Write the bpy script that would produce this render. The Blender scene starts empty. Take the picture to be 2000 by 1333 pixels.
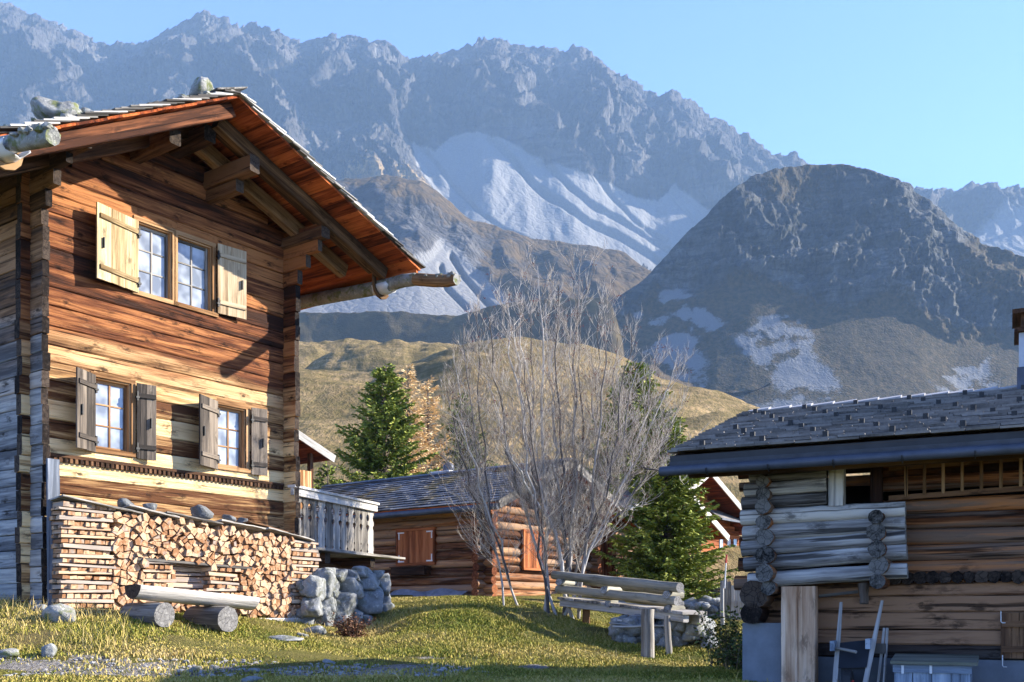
import bpy, math, random
import numpy as np
from mathutils import Vector, Matrix, noise as mn
sc = bpy.context.scene
COL = sc.collection
R = math.radians
rnd = random.Random(7)
F, CX, HZ = 1975.0, 1000.0, 1198.0        # focal length, centre column and eye level of the 2000 px wide photograph

# ---------------------------------------------------------------- camera, sky, sun, exposure
cam = bpy.data.objects.new('camera', bpy.data.cameras.new('camera'))
COL.objects.link(cam)
cam.rotation_euler = (R(90), 0, 0)
cam.data.sensor_width = 36
cam.data.lens = 36 * F / 2000
cam.data.shift_y = (HZ - 666.5) / 2000
cam.data.clip_start = 0.1
cam.data.clip_end = 20000
sc.camera = cam

SUN_EL, SUN_AZ = 25.0, 12.0                 # the azimuth is counted from +X towards +Y
world = bpy.data.worlds.new('World')
sc.world = world
world.use_nodes = True
wn = world.node_tree
sky = wn.nodes.new('ShaderNodeTexSky')
sky.sky_type = 'NISHITA'
sky.sun_disc = False
sky.sun_elevation = R(SUN_EL)
sky.sun_rotation = R(90 - SUN_AZ)
sky.altitude = 1800
sky.air_density = 1.0
sky.dust_density = 0.3
sky.ozone_density = 1.0
_tint = wn.nodes.new('ShaderNodeMix'); _tint.data_type = 'RGBA'; _tint.blend_type = 'MULTIPLY'
_tint.inputs[0].default_value = 1.0; _tint.inputs[7].default_value = (.485, .60, .93, 1)   # the clear turquoise of this autumn sky
wn.links.new(sky.outputs[0], _tint.inputs[6])
wn.links.new(_tint.outputs[2], wn.nodes['Background'].inputs[0])
wn.nodes['Background'].inputs[1].default_value = 0.108

sun = bpy.data.objects.new('sun', bpy.data.lights.new('sun', 'SUN'))
COL.objects.link(sun)
sun.data.energy = 5.0
sun.data.angle = R(0.5)
sun.data.color = (1.0, 0.92, 0.79)
_s = Vector((math.cos(R(SUN_AZ)) * math.cos(R(SUN_EL)), math.sin(R(SUN_AZ)) * math.cos(R(SUN_EL)), math.sin(R(SUN_EL))))
sun.rotation_euler = _s.to_track_quat('Z', 'Y').to_euler()
sun.location = (30, 5, 20)

sc.view_settings.view_transform = 'Standard'
sc.view_settings.look = 'None'
sc.view_settings.exposure = 2.15
sc.view_settings.gamma = 1
sc.cycles.use_denoising = True
sc.cycles.max_bounces = 8
sc.cycles.diffuse_bounces = 6
sc.cycles.volume_bounces = 0
HAZE = 1.05e-4

# ---------------------------------------------------------------- helpers
def P(px, py, Y):
    return Vector(((px - CX) / F * Y, Y, (HZ - py) / F * Y))

def interp(pts, x):
    return float(np.interp(x, [p[0] for p in pts], [p[1] for p in pts]))

class Frame:
    """A building's own axes: u along its front, v out of the front, z up (local x = u, local y = -v)."""
    def __init__(s, O, ang):
        s.O = Vector(O); s.ang = ang
        s.u = Vector((math.cos(ang), math.sin(ang), 0)); s.v = Vector((math.sin(ang), -math.cos(ang), 0))
    def at(s, px, py, v=0.0):
        d = Vector(((px - CX) / F, 1, (HZ - py) / F))
        t = (s.O + s.v * v).dot(s.v) / d.dot(s.v)
        q = d * t - s.O
        return Vector((q.dot(s.u), -v, q.z))
    def at_u(s, px, py, u=0.0):
        d = Vector(((px - CX) / F, 1, (HZ - py) / F))
        t = (s.O + s.u * u).dot(s.u) / d.dot(s.u)
        q = d * t - s.O
        return Vector((u, -q.dot(s.v), q.z))
    def world(s, u, v, z):
        return s.O + s.u * u + s.v * v + Vector((0, 0, z))
    def local(s, w):
        q = Vector(w) - s.O
        return Vector((q.dot(s.u), -q.dot(s.v), q.z))

def tag(o, label=None, cat=None, group=None, kind=None):
    if label: o['label'] = label
    if cat: o['category'] = cat
    if group: o['group'] = group
    if kind: o['kind'] = kind
    return o

def thing(name, label, cat, loc=(0, 0, 0), rz=0.0, group=None):
    o = bpy.data.objects.new(name, None)
    COL.objects.link(o)
    o.location = loc; o.rotation_euler = (0, 0, rz)
    o.empty_display_size = 0.3
    return tag(o, label, cat, group)

class MB:
    """Collects pieces; build() links them as ONE mesh with a grain vector 'g' and a per-piece tint 't'."""
    def __init__(s, seed=1):
        s.v = []; s.f = []; s.g = []; s.t = []; s.sm = []; s.mi = []
        s.r = random.Random(seed)
    def add(s, vs, fs, gs=None, tint=None, smooth=False, mi=0):
        b = len(s.v)
        s.v.extend(tuple(p) for p in vs)
        s.g.extend(tuple(p) for p in (gs if gs is not None else vs))
        t = s.r.random() if tint is None else tint
        s.t.extend([t] * len(vs))
        s.f.extend(tuple(b + i for i in f) for f in fs)
        s.sm.extend([smooth] * len(fs)); s.mi.extend([mi] * len(fs))
        return b
    def sweep(s, pts, prof, up=(0, 0, 1), sc=None, jit=0.0, tint=None, smooth=False, cap=0, rot=0.0, wob=0.0, caps=True):
        pts = [Vector(p) for p in pts]; up = Vector(up); n = len(pts); m = len(prof)
        off = (s.r.random() * 50, s.r.random() * 50, s.r.random() * 50)
        vs = []; gs = []; L = 0.0
        for i, p in enumerate(pts):
            a = pts[max(i - 1, 0)]; b = pts[min(i + 1, n - 1)]
            t = (b - a).normalized()
            side = t.cross(up)
            if side.length < 1e-4: side = t.cross(Vector((1, 0, 0)))
            side.normalize(); u2 = side.cross(t)
            if i: L += (p - pts[i - 1]).length
            k = sc[i] if sc else 1.0
            ox = s.r.uniform(-wob, wob); oy = s.r.uniform(-wob, wob)
            for (x, y) in prof:
                jx = s.r.uniform(-jit, jit); jy = s.r.uniform(-jit, jit)
                q = p + side * (x * k + jx + ox) + u2 * (y * k + jy + oy)
                vs.append(q); gs.append((L + off[0], x * k + off[1], y * k + off[2]))
        fs = []
        for i in range(n - 1):
            for j in range(m):
                j2 = (j + 1) % m
                fs.append((i * m + j, (i + 1) * m + j, (i + 1) * m + j2, i * m + j2))
        t = s.r.random() if tint is None else tint
        b = s.add(vs, fs, gs, t, smooth)
        if caps:
            c0 = vs[:m]; c1 = vs[-m:]
            k0 = sc[0] if sc else 1.0
            g0 = [(off[0] * 3, a * k0 + off[1], c * k0 + off[2]) for (a, c) in prof]
            s.add(c0, [tuple(range(m))], g0, t, False, cap)
            s.add(c1, [tuple(range(m - 1, -1, -1))], g0, t, False, cap)
        return b
    def beam(s, p0, p1, w, h, up=(0, 0, 1), n=1, jit=0.0, ch=0.12, tint=None, cap=0, wob=0.0, smooth=False):
        p0 = Vector(p0); p1 = Vector(p1)
        c = min(w, h) * ch; a = w / 2; b = h / 2
        prof = [(-a, -b), (a, -b), (a, b), (-a, b)] if ch <= 0 else \
            [(-a, -b + c), (-a + c, -b), (a - c, -b), (a, -b + c), (a, b - c), (a - c, b), (-a + c, b), (-a, b - c)]
        s.sweep([p0.lerp(p1, i / n) for i in range(n + 1)], prof, up, None, jit, tint, smooth, cap, 0, wob)
    def log(s, p0, p1, r0, r1=None, n=8, seg=10, jit=0.0, tint=None, cap=1, wob=0.0, up=(0, 0, 1)):
        p0 = Vector(p0); p1 = Vector(p1); r1 = r0 if r1 is None else r1
        prof = [(math.cos(2 * math.pi * j / seg) * s.r.uniform(.95, 1.05), math.sin(2 * math.pi * j / seg) * s.r.uniform(.95, 1.05)) for j in range(seg)]
        s.sweep([p0.lerp(p1, i / n) for i in range(n + 1)], prof, up, [r0 + (r1 - r0) * i / n for i in range(n + 1)], jit, tint, True, cap, 0, wob)
    def box(s, lo, hi, tint=None, ch=0.0, mi=0):
        (x0, y0, z0), (x1, y1, z1) = lo, hi
        vs = [(x0, y0, z0), (x1, y0, z0), (x1, y1, z0), (x0, y1, z0), (x0, y0, z1), (x1, y0, z1), (x1, y1, z1), (x0, y1, z1)]
        fs = [(0, 3, 2, 1), (4, 5, 6, 7), (0, 1, 5, 4), (1, 2, 6, 5), (2, 3, 7, 6), (3, 0, 4, 7)]
        d = [x1 - x0, y1 - y0, z1 - z0]; k = d.index(max(d)); off = [s.r.random() * 50 for _ in range(3)]
        o = [k] + [i for i in range(3) if i != k]
        s.add(vs, fs, [tuple(v[o[i]] + off[i] for i in range(3)) for v in vs], tint, False, mi)
    def hexa(s, c, tint=None, mi=0, axis=0):
        """A solid from 8 corners: 4 of one face, then the 4 opposite ones in the same order."""
        fs = [(0, 3, 2, 1), (4, 5, 6, 7), (0, 1, 5, 4), (1, 2, 6, 5), (2, 3, 7, 6), (3, 0, 4, 7)]
        o = Vector(c[0]); ex = (Vector(c[1]) - o); ey = (Vector(c[3]) - o); ez = (Vector(c[4]) - o)
        L = [e.length for e in (ex, ey, ez)]
        off = [s.r.random() * 50 for _ in range(3)]
        q = [(0, 0, 0), (L[0], 0, 0), (L[0], L[1], 0), (0, L[1], 0), (0, 0, L[2]), (L[0], 0, L[2]), (L[0], L[1], L[2]), (0, L[1], L[2])]
        k = L.index(max(L)); od = [k] + [i for i in range(3) if i != k]
        s.add(c, fs, [tuple(a[od[i]] + off[i] for i in range(3)) for a in q], tint, False, mi)
    def stone(s, c, rx, ry, rz, seed, sub=3, rough=0.35, tint=None, smooth=True, rot=0.0, block=False):
        ph = Vector((seed * 7.13 % 91, seed * 3.7 % 83, seed * 1.9 % 71))
        ico = ICO[sub]; vs = []; cs, sn = math.cos(rot), math.sin(rot)
        rs = random.Random(seed * 17 + 3); pl = []
        if block:
            for ax in range(3):
                for sg in (-1, 1):
                    n_ = Vector([rs.gauss(0, .2) for _ in range(3)]); n_[ax] += sg; pl.append((n_.normalized(), rs.uniform(.60, .74)))
        for _ in range(5 if block else 13):                        # cleaved faces
            n_ = Vector((rs.gauss(0, 1), rs.gauss(0, 1), rs.gauss(0, 1))).normalized(); pl.append((n_, rs.uniform(.74, .95) if block else rs.uniform(.58, .9)))
        for d in ico[0]:
            k = 1.06
            for n_, h_ in pl:
                q_ = d.dot(n_)
                if q_ > .2: k = min(k, h_ / q_)
            k *= 1 + rough * (mn.noise(d * 1.3 + ph) * 0.45 + mn.noise(d * 4 + ph) * 0.16)
            e = d * (1.3 if block else 1.12)
            x, y, z = e.x * rx * k, e.y * ry * k, e.z * rz * k
            vs.append((c[0] + x * cs - y * sn, c[1] + x * sn + y * cs, c[2] + z))
        s.add(vs, ico[1], [tuple(Vector(v) + ph) for v in vs], tint, smooth)
    def build(s, name, mats, parent=None, loc=None):
        me = bpy.data.meshes.new(name)
        me.from_pydata(s.v, [], s.f)
        a = me.attributes.new('g', 'FLOAT_VECTOR', 'POINT'); a.data.foreach_set('vector', np.array(s.g, dtype=np.float32).ravel())
        a = me.attributes.new('t', 'FLOAT', 'POINT'); a.data.foreach_set('value', np.array(s.t, dtype=np.float32))
        me.polygons.foreach_set('use_smooth', np.array(s.sm, dtype=bool))
        for m in (mats if isinstance(mats, (list, tuple)) else [mats]): me.materials.append(m)
        nm = len(me.materials)
        me.polygons.foreach_set('material_index', np.minimum(np.array(s.mi, dtype=np.int32), nm - 1))
        me.update()
        o = bpy.data.objects.new(name, me)
        COL.objects.link(o)
        if parent is not None: o.parent = parent
        if loc is not None: o.location = loc
        return o

def _ico(sub):
    import bmesh
    bm = bmesh.new(); bmesh.ops.create_icosphere(bm, subdivisions=sub, radius=1)
    bm.verts.ensure_lookup_table()
    r = ([v.co.copy() for v in bm.verts], [tuple(v.index for v in f.verts) for f in bm.faces]); bm.free(); return r
ICO = {k: _ico(k) for k in (1, 2, 3, 4)}

class NB:
    """Short-hand for building a procedural material."""
    def __init__(s, nt): s.nt = nt
    def node(s, t, **kw):
        n = s.nt.nodes.new(t)
        for k, v in kw.items(): setattr(n, k, v)
        return n
    def put(s, sock, v):
        if v is None: return
        if isinstance(v, bpy.types.NodeSocket): s.nt.links.new(v, sock)
        elif isinstance(v, (tuple, list)):
            sock.default_value = tuple(v) + ((1,) if len(v) == 3 and sock.type == 'RGBA' else ())
        else: sock.default_value = v
    def attr(s, name, out='Vector'): return s.node('ShaderNodeAttribute', attribute_name=name).outputs[out]
    def fac(s, name): return s.attr(name, 'Fac')
    def obj(s): return s.node('ShaderNodeTexCoord').outputs['Object']
    def pos(s): return s.node('ShaderNodeNewGeometry').outputs['Position']
    def nor(s): return s.node('ShaderNodeNewGeometry').outputs['Normal']
    def oinfo(s): return s.node('ShaderNodeObjectInfo').outputs['Random']
    def map(s, v, sc=(1, 1, 1), loc=(0, 0, 0)):
        n = s.node('ShaderNodeMapping'); s.put(n.inputs[0], v); s.put(n.inputs[1], loc); s.put(n.inputs[3], sc); return n.outputs[0]
    def noise(s, v, sc=5, det=4, rough=.55, dist=0, out=0):
        n = s.node('ShaderNodeTexNoise'); s.put(n.inputs['Vector'], v); s.put(n.inputs['Scale'], sc); s.put(n.inputs['Detail'], det)
        s.put(n.inputs['Roughness'], rough); s.put(n.inputs['Distortion'], dist); return n.outputs[out]
    def voro(s, v, sc=5, feat='F1', rand=1, out=0):
        n = s.node('ShaderNodeTexVoronoi', feature=feat); s.put(n.inputs['Vector'], v); s.put(n.inputs['Scale'], sc); s.put(n.inputs['Randomness'], rand); return n.outputs[out]
    def ramp(s, f, stops, mode='LINEAR'):
        n = s.node('ShaderNodeValToRGB'); s.put(n.inputs[0], f); cr = n.color_ramp; cr.interpolation = mode
        while len(cr.elements) < len(stops): cr.elements.new(0.5)
        for e, (p, c) in zip(cr.elements, stops):
            e.position = p
            e.color = (c, c, c, 1) if not isinstance(c, (tuple, list)) else tuple(c) + (1,)
        return n.outputs[0]
    def mix(s, f, a, b, mode='MIX'):
        n = s.node('ShaderNodeMix', data_type='RGBA', blend_type=mode); s.put(n.inputs[0], f); s.put(n.inputs[6], a); s.put(n.inputs[7], b); return n.outputs[2]
    def math(s, op, a, b=0.0, clamp=False):
        n = s.node('ShaderNodeMath', operation=op, use_clamp=clamp); s.put(n.inputs[0], a); s.put(n.inputs[1], b); return n.outputs[0]
    def sep(s, v):
        n = s.node('ShaderNodeSeparateXYZ'); s.put(n.inputs[0], v); return n.outputs
    def maprange(s, v, a, b, c=0.0, d=1.0):
        n = s.node('ShaderNodeMapRange'); 
        for i, x in enumerate((v, a, b, c, d)): s.put(n.inputs[i], x)
        return n.outputs[0]

def mat(name, fn, rough=0.85, spec=0.2, bump=0.0, dist=0.02, metal=0.0):
    """fn(nb) -> colour, or (colour, height), or (colour, height, roughness)."""
    m = bpy.data.materials.new(name); m.use_nodes = True
    nb = NB(m.node_tree); p = m.node_tree.nodes['Principled BSDF']
    r = fn(nb)
    r = r if isinstance(r, tuple) and not isinstance(r[0], float) else (r,)
    nb.put(p.inputs['Base Color'], r[0])
    p.inputs['Roughness'].default_value = rough; p.inputs['Specular IOR Level'].default_value = spec; p.inputs['Metallic'].default_value = metal
    if len(r) > 1 and r[1] is not None and bump > 0:
        b = nb.node('ShaderNodeBump'); b.inputs['Strength'].default_value = bump; b.inputs['Distance'].default_value = dist
        nb.put(b.inputs['Height'], r[1]); m.node_tree.links.new(b.outputs[0], p.inputs['Normal'])
    if len(r) > 2: nb.put(p.inputs['Roughness'], r[2])
    return m
# ---------------------------------------------------------------- mountains and hills
def polymask(X, Y, poly, soft):
    """1 inside the polygon, falling to 0 over `soft` outside its edge."""
    ins = np.zeros(X.shape, bool); dmin = np.full(X.shape, 1e9)
    n = len(poly)
    for i in range(n):
        x0, y0 = poly[i]; x1, y1 = poly[(i + 1) % n]
        c = ((y0 > Y) != (y1 > Y)) & (X < (x1 - x0) * (Y - y0) / ((y1 - y0) or 1e-9) + x0)
        ins ^= c
        dx, dy = x1 - x0, y1 - y0
        t = np.clip(((X - x0) * dx + (Y - y0) * dy) / (dx * dx + dy * dy), 0, 1)
        dmin = np.minimum(dmin, np.hypot(X - x0 - t * dx, Y - y0 - t * dy))
    s = np.where(ins, dmin, -dmin)
    return np.clip(s / soft + .5, 0, 1)

def linedist(X, Y, line):
    d = np.full(X.shape, 1e9)
    for (x0, y0), (x1, y1) in zip(line, line[1:]):
        dx, dy = x1 - x0, y1 - y0
        t = np.clip(((X - x0) * dx + (Y - y0) * dy) / (dx * dx + dy * dy), 0, 1)
        d = np.minimum(d, np.hypot(X - x0 - t * dx, Y - y0 - t * dy))
    return d

def nz(A, f, oct=4, kind='f', st=(1, 1, 1), H=.85):
    out = np.empty(len(A))
    sx, sy, sz = f * st[0], f * st[1], f * st[2]
    if kind == 'f':
        for i, (x, y, z) in enumerate(A): out[i] = mn.fractal((x * sx, y * sy, z * sz), 0.9, 2.1, oct)
    elif kind == 'r':
        for i, (x, y, z) in enumerate(A): out[i] = mn.ridged_multi_fractal((x * sx, y * sy, z * sz), H, 2.1, oct, 1.0, 1.8)
    else:
        for i, (x, y, z) in enumerate(A): out[i] = mn.noise((x * sx, y * sy, z * sz))
    return out

def fan(name, sil, Yr, Yf, foot, x0, x1, nx, ny, prof, fn, material, back=4, drop=.35):
    """A slope rising from its foot at distance Yf to a crest at Yr, as one sheet with the crest's far side."""
    px = np.linspace(x0, x1, nx + 1)
    yr = np.interp(px, [p[0] for p in sil], [p[1] for p in sil])
    ft = np.interp(px, [p[0] for p in foot], [p[1] for p in foot])
    yR = np.interp(px, [p[0] for p in Yr], [p[1] for p in Yr]) if isinstance(Yr, list) else np.full(px.shape, float(Yr))
    yF = np.interp(px, [p[0] for p in Yf], [p[1] for p in Yf]) if isinstance(Yf, list) else np.full(px.shape, float(Yf))
    zr = (HZ - yr) / F * yR; zf = (HZ - ft) / F * yF
    rows = []
    for j in range(ny + 1):
        v = j / ny
        Y = yF + (yR - yF) * v; z = zf + (zr - zf) * prof(v)
        rows.append(np.stack([(px - CX) / F * Y, Y, z], 1))
    for k in range(1, back + 1):
        Y = yR * (1 + .07 * k); z = zr - (zr - zf) * drop * k / back * 1.6
        rows.append(np.stack([(px - CX) / F * Y, Y, z], 1))
    A = np.concatenate(rows)
    PX = CX + A[:, 0] / A[:, 1] * F; PY = HZ - A[:, 2] / A[:, 1] * F
    V = np.concatenate([np.full(nx + 1, min(j / ny, 1.0)) for j in range(ny + 1 + back)])
    A, attrs = fn(A, PX, PY, V)
    nrow = ny + back
    i = np.arange(nrow)[:, None] * (nx + 1) + np.arange(nx)[None, :]
    fs = np.stack([i, i + 1, i + nx + 2, i + nx + 1], -1).reshape(-1, 4)
    return sheet(name, A, fs, attrs, material)

def sheet(name, A, fs, attrs, material, smooth=True):
    me = bpy.data.meshes.new(name)
    me.vertices.add(len(A)); me.vertices.foreach_set('co', A.astype(np.float32).ravel())
    k = fs.shape[1]
    me.loops.add(fs.size); me.loops.foreach_set('vertex_index', fs.astype(np.int32).ravel())
    me.polygons.add(len(fs)); me.polygons.foreach_set('loop_start', np.arange(0, fs.size, k, dtype=np.int32))
    me.polygons.foreach_set('use_smooth', np.full(len(fs), smooth))
    for n_, a in attrs.items():
        at = me.attributes.new(n_, 'FLOAT', 'POINT'); at.data.foreach_set('value', np.asarray(a, dtype=np.float32))
    me.update(calc_edges=True); me.validate()
    me.materials.append(material)
    o = bpy.data.objects.new(name, me); COL.objects.link(o)
    return o

def rock_mat(name, rock_lo, rock_hi, scree_c, grass_a, grass_b, s):
    def fn(n):
        p = n.pos()
        a = n.noise(n.map(p, (1, 1, .45)), s, 9, .68)
        b = n.noise(p, s * 7, 6, .7)
        cr = n.voro(n.map(p, (1, 1, .4)), s * 5, 'DISTANCE_TO_EDGE')
        rock = n.mix(n.ramp(a, [(.38, 0), (.62, 1)]), rock_lo, rock_hi)
        rock = n.mix(n.math('MULTIPLY', n.ramp(b, [(.4, 1), (.6, 0)]), .5), rock, (.07, .07, .075))
        ch = n.noise(n.map(p, (1, .25, .16)), s * 3.2, 5, .6, .6); rock = n.mix(n.ramp(ch, [(.56, 0), (.68, .55)]), rock, tuple(c * .8 for c in scree_c))
        sta = n.noise(n.map(p, (.25, .2, 2.4)), s * 2.0, 5, .6, .3); rock = n.mix(n.ramp(sta, [(.40, .55), (.52, 0)]), rock, tuple(c * .7 for c in rock_lo))
        bigv = n.noise(p, s * .28, 4, .55); rock = n.mix(n.ramp(bigv, [(.42, .5), (.58, 0)]), rock, tuple(c * 1.1 for c in rock_lo))
        sm = n.fac('scree')
        st = n.noise(p, s * 25, 5, .75)
        scr = n.mix(n.ramp(st, [(.35, 0), (.65, 1)]), tuple(c * .72 for c in scree_c), scree_c)
        gr = n.mix(n.ramp(n.noise(p, s * 4, 7, .65), [(.35, 0), (.65, 1)]), grass_a, grass_b)
        gm = n.fac('grass')
        gk = n.math('ADD', gm, n.math('MULTIPLY', n.math('SUBTRACT', b, .5), 1.2))
        c = n.mix(n.ramp(n.math('ADD', sm, n.math('MULTIPLY', n.math('SUBTRACT', a, .5), .8)), [(.4, 0), (.6, 1)]), rock, scr)
        c = n.mix(n.ramp(gk, [(.4, 0), (.62, 1)]), c, gr)
        h = n.math('ADD', n.math('MULTIPLY', b, 1.0), n.math('MULTIPLY', n.ramp(cr, [(0, 0), (.25, 1)]), .35))
        return c, n.math('MULTIPLY', h, n.math('SUBTRACT', 1.0, n.math('MAXIMUM', n.math('MULTIPLY', sm, .8), n.math('MULTIPLY', gm, .75))))
    return mat(name, fn, .95, .1, 1.0, .12 / s)

M_far = rock_mat('far_rock', (.030, .029, .030), (.115, .106, .098), (.205, .203, .20), (.16, .11, .055), (.30, .21, .09), .012)
M_spur = rock_mat('spur_rock', (.042, .04, .042), (.125, .118, .112), (.20, .20, .20), (.038, .030, .019), (.10, .068, .032), .016)  # grass tones lowered to put the spur's shade into the colour
M_knoll = rock_mat('knoll_rock', (.024, .028, .026), (.145, .15, .145), (.165, .17, .175), (.024, .025, .015), (.085, .062, .034), .05)  # tones kept low, standing in for shade on the near face

SIL_FAR = [(-200, 60), (-60, 30), (0, 14), (30, 18), (60, 30), (75, 38), (95, 48), (110, 52), (125, 60), (150, 62), (180, 70), (200, 84), (225, 92), (250, 90), (280, 84), (310, 72), (335, 62), (362, 52), (380, 40),
           (398, 33), (415, 38), (428, 46), (450, 46), (480, 52), (500, 56), (512, 62), (545, 66), (562, 80), (590, 90), (625, 90), (650, 80), (680, 82), (705, 84), (735, 92), (760, 96), (785, 118), (800, 122), (850, 118), (900, 106), (922, 92),
           (942, 80), (962, 72), (985, 78), (1010, 86), (1050, 94), (1090, 98), (1120, 94), (1150, 102), (1165, 118), (1185, 138), (1200, 152), (1230, 162), (1255, 178), (1280, 192), (1310, 188), (1345, 196), (1360, 205), (1380, 220), (1420, 240), (1450, 260),
           (1480, 285), (1510, 303), (1532, 312), (1548, 302), (1562, 318), (1600, 330), (1700, 352), (1800, 372), (1850, 375), (1900, 369), (1960, 371), (2000, 367), (2200, 350)]
SCREE = [(803, 280), (850, 300), (880, 268), (925, 262), (975, 272), (1042, 310), (1100, 330), (1150, 346), (1231, 383), (1285, 395), (1318, 360), (1345, 390), (1395, 425), (1400, 480), (1312, 530), (1271, 545), (1195, 520),
         (1096, 500), (1015, 488), (934, 461), (898, 439), (848, 375), (815, 330)]
GULLY = [[(960, 275), (1000, 310), (1035, 352), (1080, 390), (1150, 432), (1240, 482), (1300, 520)], [(1065, 318), (1110, 365), (1180, 415), (1250, 455), (1330, 505)], [(1160, 343), (1200, 390), (1240, 432), (1300, 470)],
         [(815, 285), (850, 320), (880, 360), (930, 410), (1000, 455), (1060, 480)], [(1300, 370), (1335, 410), (1370, 450)]]
def fn_far(A, PX, PY, V):
    sm = polymask(PX, PY, SCREE, 16)
    sm = np.maximum(sm, polymask(PX, PY, [(1850, 470), (1960, 410), (2150, 390), (2150, 560), (1850, 560)], 50) * .9)
    keep = (1 - sm * .97) * np.clip(.25 + linedist(PX, PY, SCREE + SCREE[:1]) / 60, 0, 1)
    B = A.copy(); w = nz(A, 1 / 300, 3, 'f'); B[:, 0] += A[:, 2] * .35 + w * 130
    r1 = nz(B, 1 / 420, 7, 'r', (1, .3, .24), .72); r2 = nz(B, 1 / 90, 6, 'r', (1, .3, .24), .6); r3 = nz(A, 1 / 26, 4, 'r', (1, 1, .55)) - 1.0
    edge = np.clip((1 - V) * 6, 0.0, 1)
    out = A.copy()
    d = ((r1 - 1.0) * 80 + (r2 - 1.0) * 29) * keep
    for ln, w, dep in zip(GULLY, (9, 7, 6, 5, 5), (34, 26, 20, 14, 14)):
        d -= np.clip(1 - linedist(PX, PY, ln) / w, 0, 1) ** .8 * dep * .6 * np.clip(sm * 1.5, 0, 1)
    d += nz(A, 1 / 140, 3, 'f', (1.4, .5, .4)) * 12 * sm
    out[:, 1] -= d * .9 * np.clip(edge + .25, 0, 1)
    out[:, 0] += r3 * 9 * keep
    out[:, 2] += (d * .32 * edge) + keep * (r3 * 9 + (r2 - 1.1) * 11 * (1 - edge * .5) * np.clip(V * 3, 0, 1))
    gm = polymask(PX, PY, [(690, 350), (820, 350), (900, 430), (900, 700), (500, 700), (500, 420)], 60) * .7
    return out, {'scree': sm, 'grass': gm}
mount = fan('mountain', SIL_FAR, 3000, [(-200, 1500), (700, 1600), (1300, 1900), (2200, 2100)], [(-200, 800), (2200, 800)], -200, 2200, 1000, 300, lambda v: .15 * v + .85 * v ** 1.25, fn_far, M_far)
tag(mount, kind='structure')

SIL_SPUR = [(380, 300), (560, 335), (640, 352), (700, 350), (736, 342), (780, 344), (822, 356), (860, 385), (898, 415), (934, 438), (988, 452), (1042, 467), (1105, 474), (1150, 479), (1204, 490), (1231, 503), (1267, 527), (1330, 570), (1420, 640), (1500, 700)]
FANS = [(862, 466), (900, 496), (945, 545), (1005, 600), (1010, 690), (400, 690), (400, 560), (560, 545), (680, 540), (770, 530), (836, 500)]
def fn_spur(A, PX, PY, V):
    sm = polymask(PX, PY, FANS, 24)
    keep = 1 - sm * .95
    r1 = nz(A, 1 / 260, 5, 'r', (1, .6, .6)); r3 = nz(A, 1 / 40, 4, 'f', (1, 1, .6))
    gm = np.clip(.75 - sm * 1.2 + nz(A, 1 / 120, 3) * .5 - polymask(PX, PY, [(380, 372), (735, 366), (840, 430), (925, 490), (890, 620), (380, 620)], 60) * .62 + polymask(PX, PY, [(770, 430), (830, 440), (835, 490), (790, 480)], 24) * .35, 0, 1)
    out = A.copy(); edge = np.clip((1 - V) * 8, 0, 1)
    d = (r1 - 1.0) * 30 * keep
    for ln in ([(880, 500), (905, 540), (950, 590), (985, 620)], [(860, 520), (870, 560), (910, 600)]):
        d -= np.clip(1 - linedist(PX, PY, ln) / 7, 0, 1) * 12 * sm
    out[:, 1] -= d * (edge * .8 + .2); out[:, 2] += d * .3 * edge + r3 * 5 * keep
    return out, {'scree': sm, 'grass': gm}
spur = fan('mountain_spur', SIL_SPUR, 1500, 900, [(300, 760), (1500, 760)], 380, 1500, 420, 130, lambda v: .3 * v + .7 * v ** 1.3, fn_spur, M_spur)
tag(spur, kind='structure')

SIL_KNOLL = [(1120, 680), (1160, 640), (1185, 600), (1205, 583), (1260, 545), (1300, 502), (1340, 457), (1375, 428), (1400, 398), (1440, 366), (1465, 348), (1500, 337), (1530, 328), (1570, 324), (1600, 322), (1660, 322), (1690, 330), (1720, 340),
             (1760, 358), (1800, 384), (1840, 418), (1870, 448), (1920, 474), (2000, 500), (2120, 530), (2400, 600)]
ROCKY = [(1160, 640), (1180, 560), (1420, 320), (1800, 320), (2080, 520), (2080, 640), (1960, 650), (1870, 660), (1800, 610), (1740, 575), (1640, 600), (1560, 585), (1540, 560), (1460, 545), (1380, 555), (1290, 560), (1240, 610)]
TALUS = [[(1245, 600), (1330, 560), (1400, 590), (1420, 640), (1370, 690), (1320, 720), (1240, 700)], [(1430, 660), (1500, 640), (1590, 640), (1610, 700), (1660, 760), (1560, 790), (1470, 730)], [(1360, 730), (1460, 760), (1560, 790), (1700, 800), (1700, 860), (1340, 860), (1330, 760)],
         [(1820, 760), (1870, 690), (1930, 690), (1950, 760), (1900, 790)], [(1260, 640), (1340, 650), (1400, 720), (1390, 760), (1290, 740)]]
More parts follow.
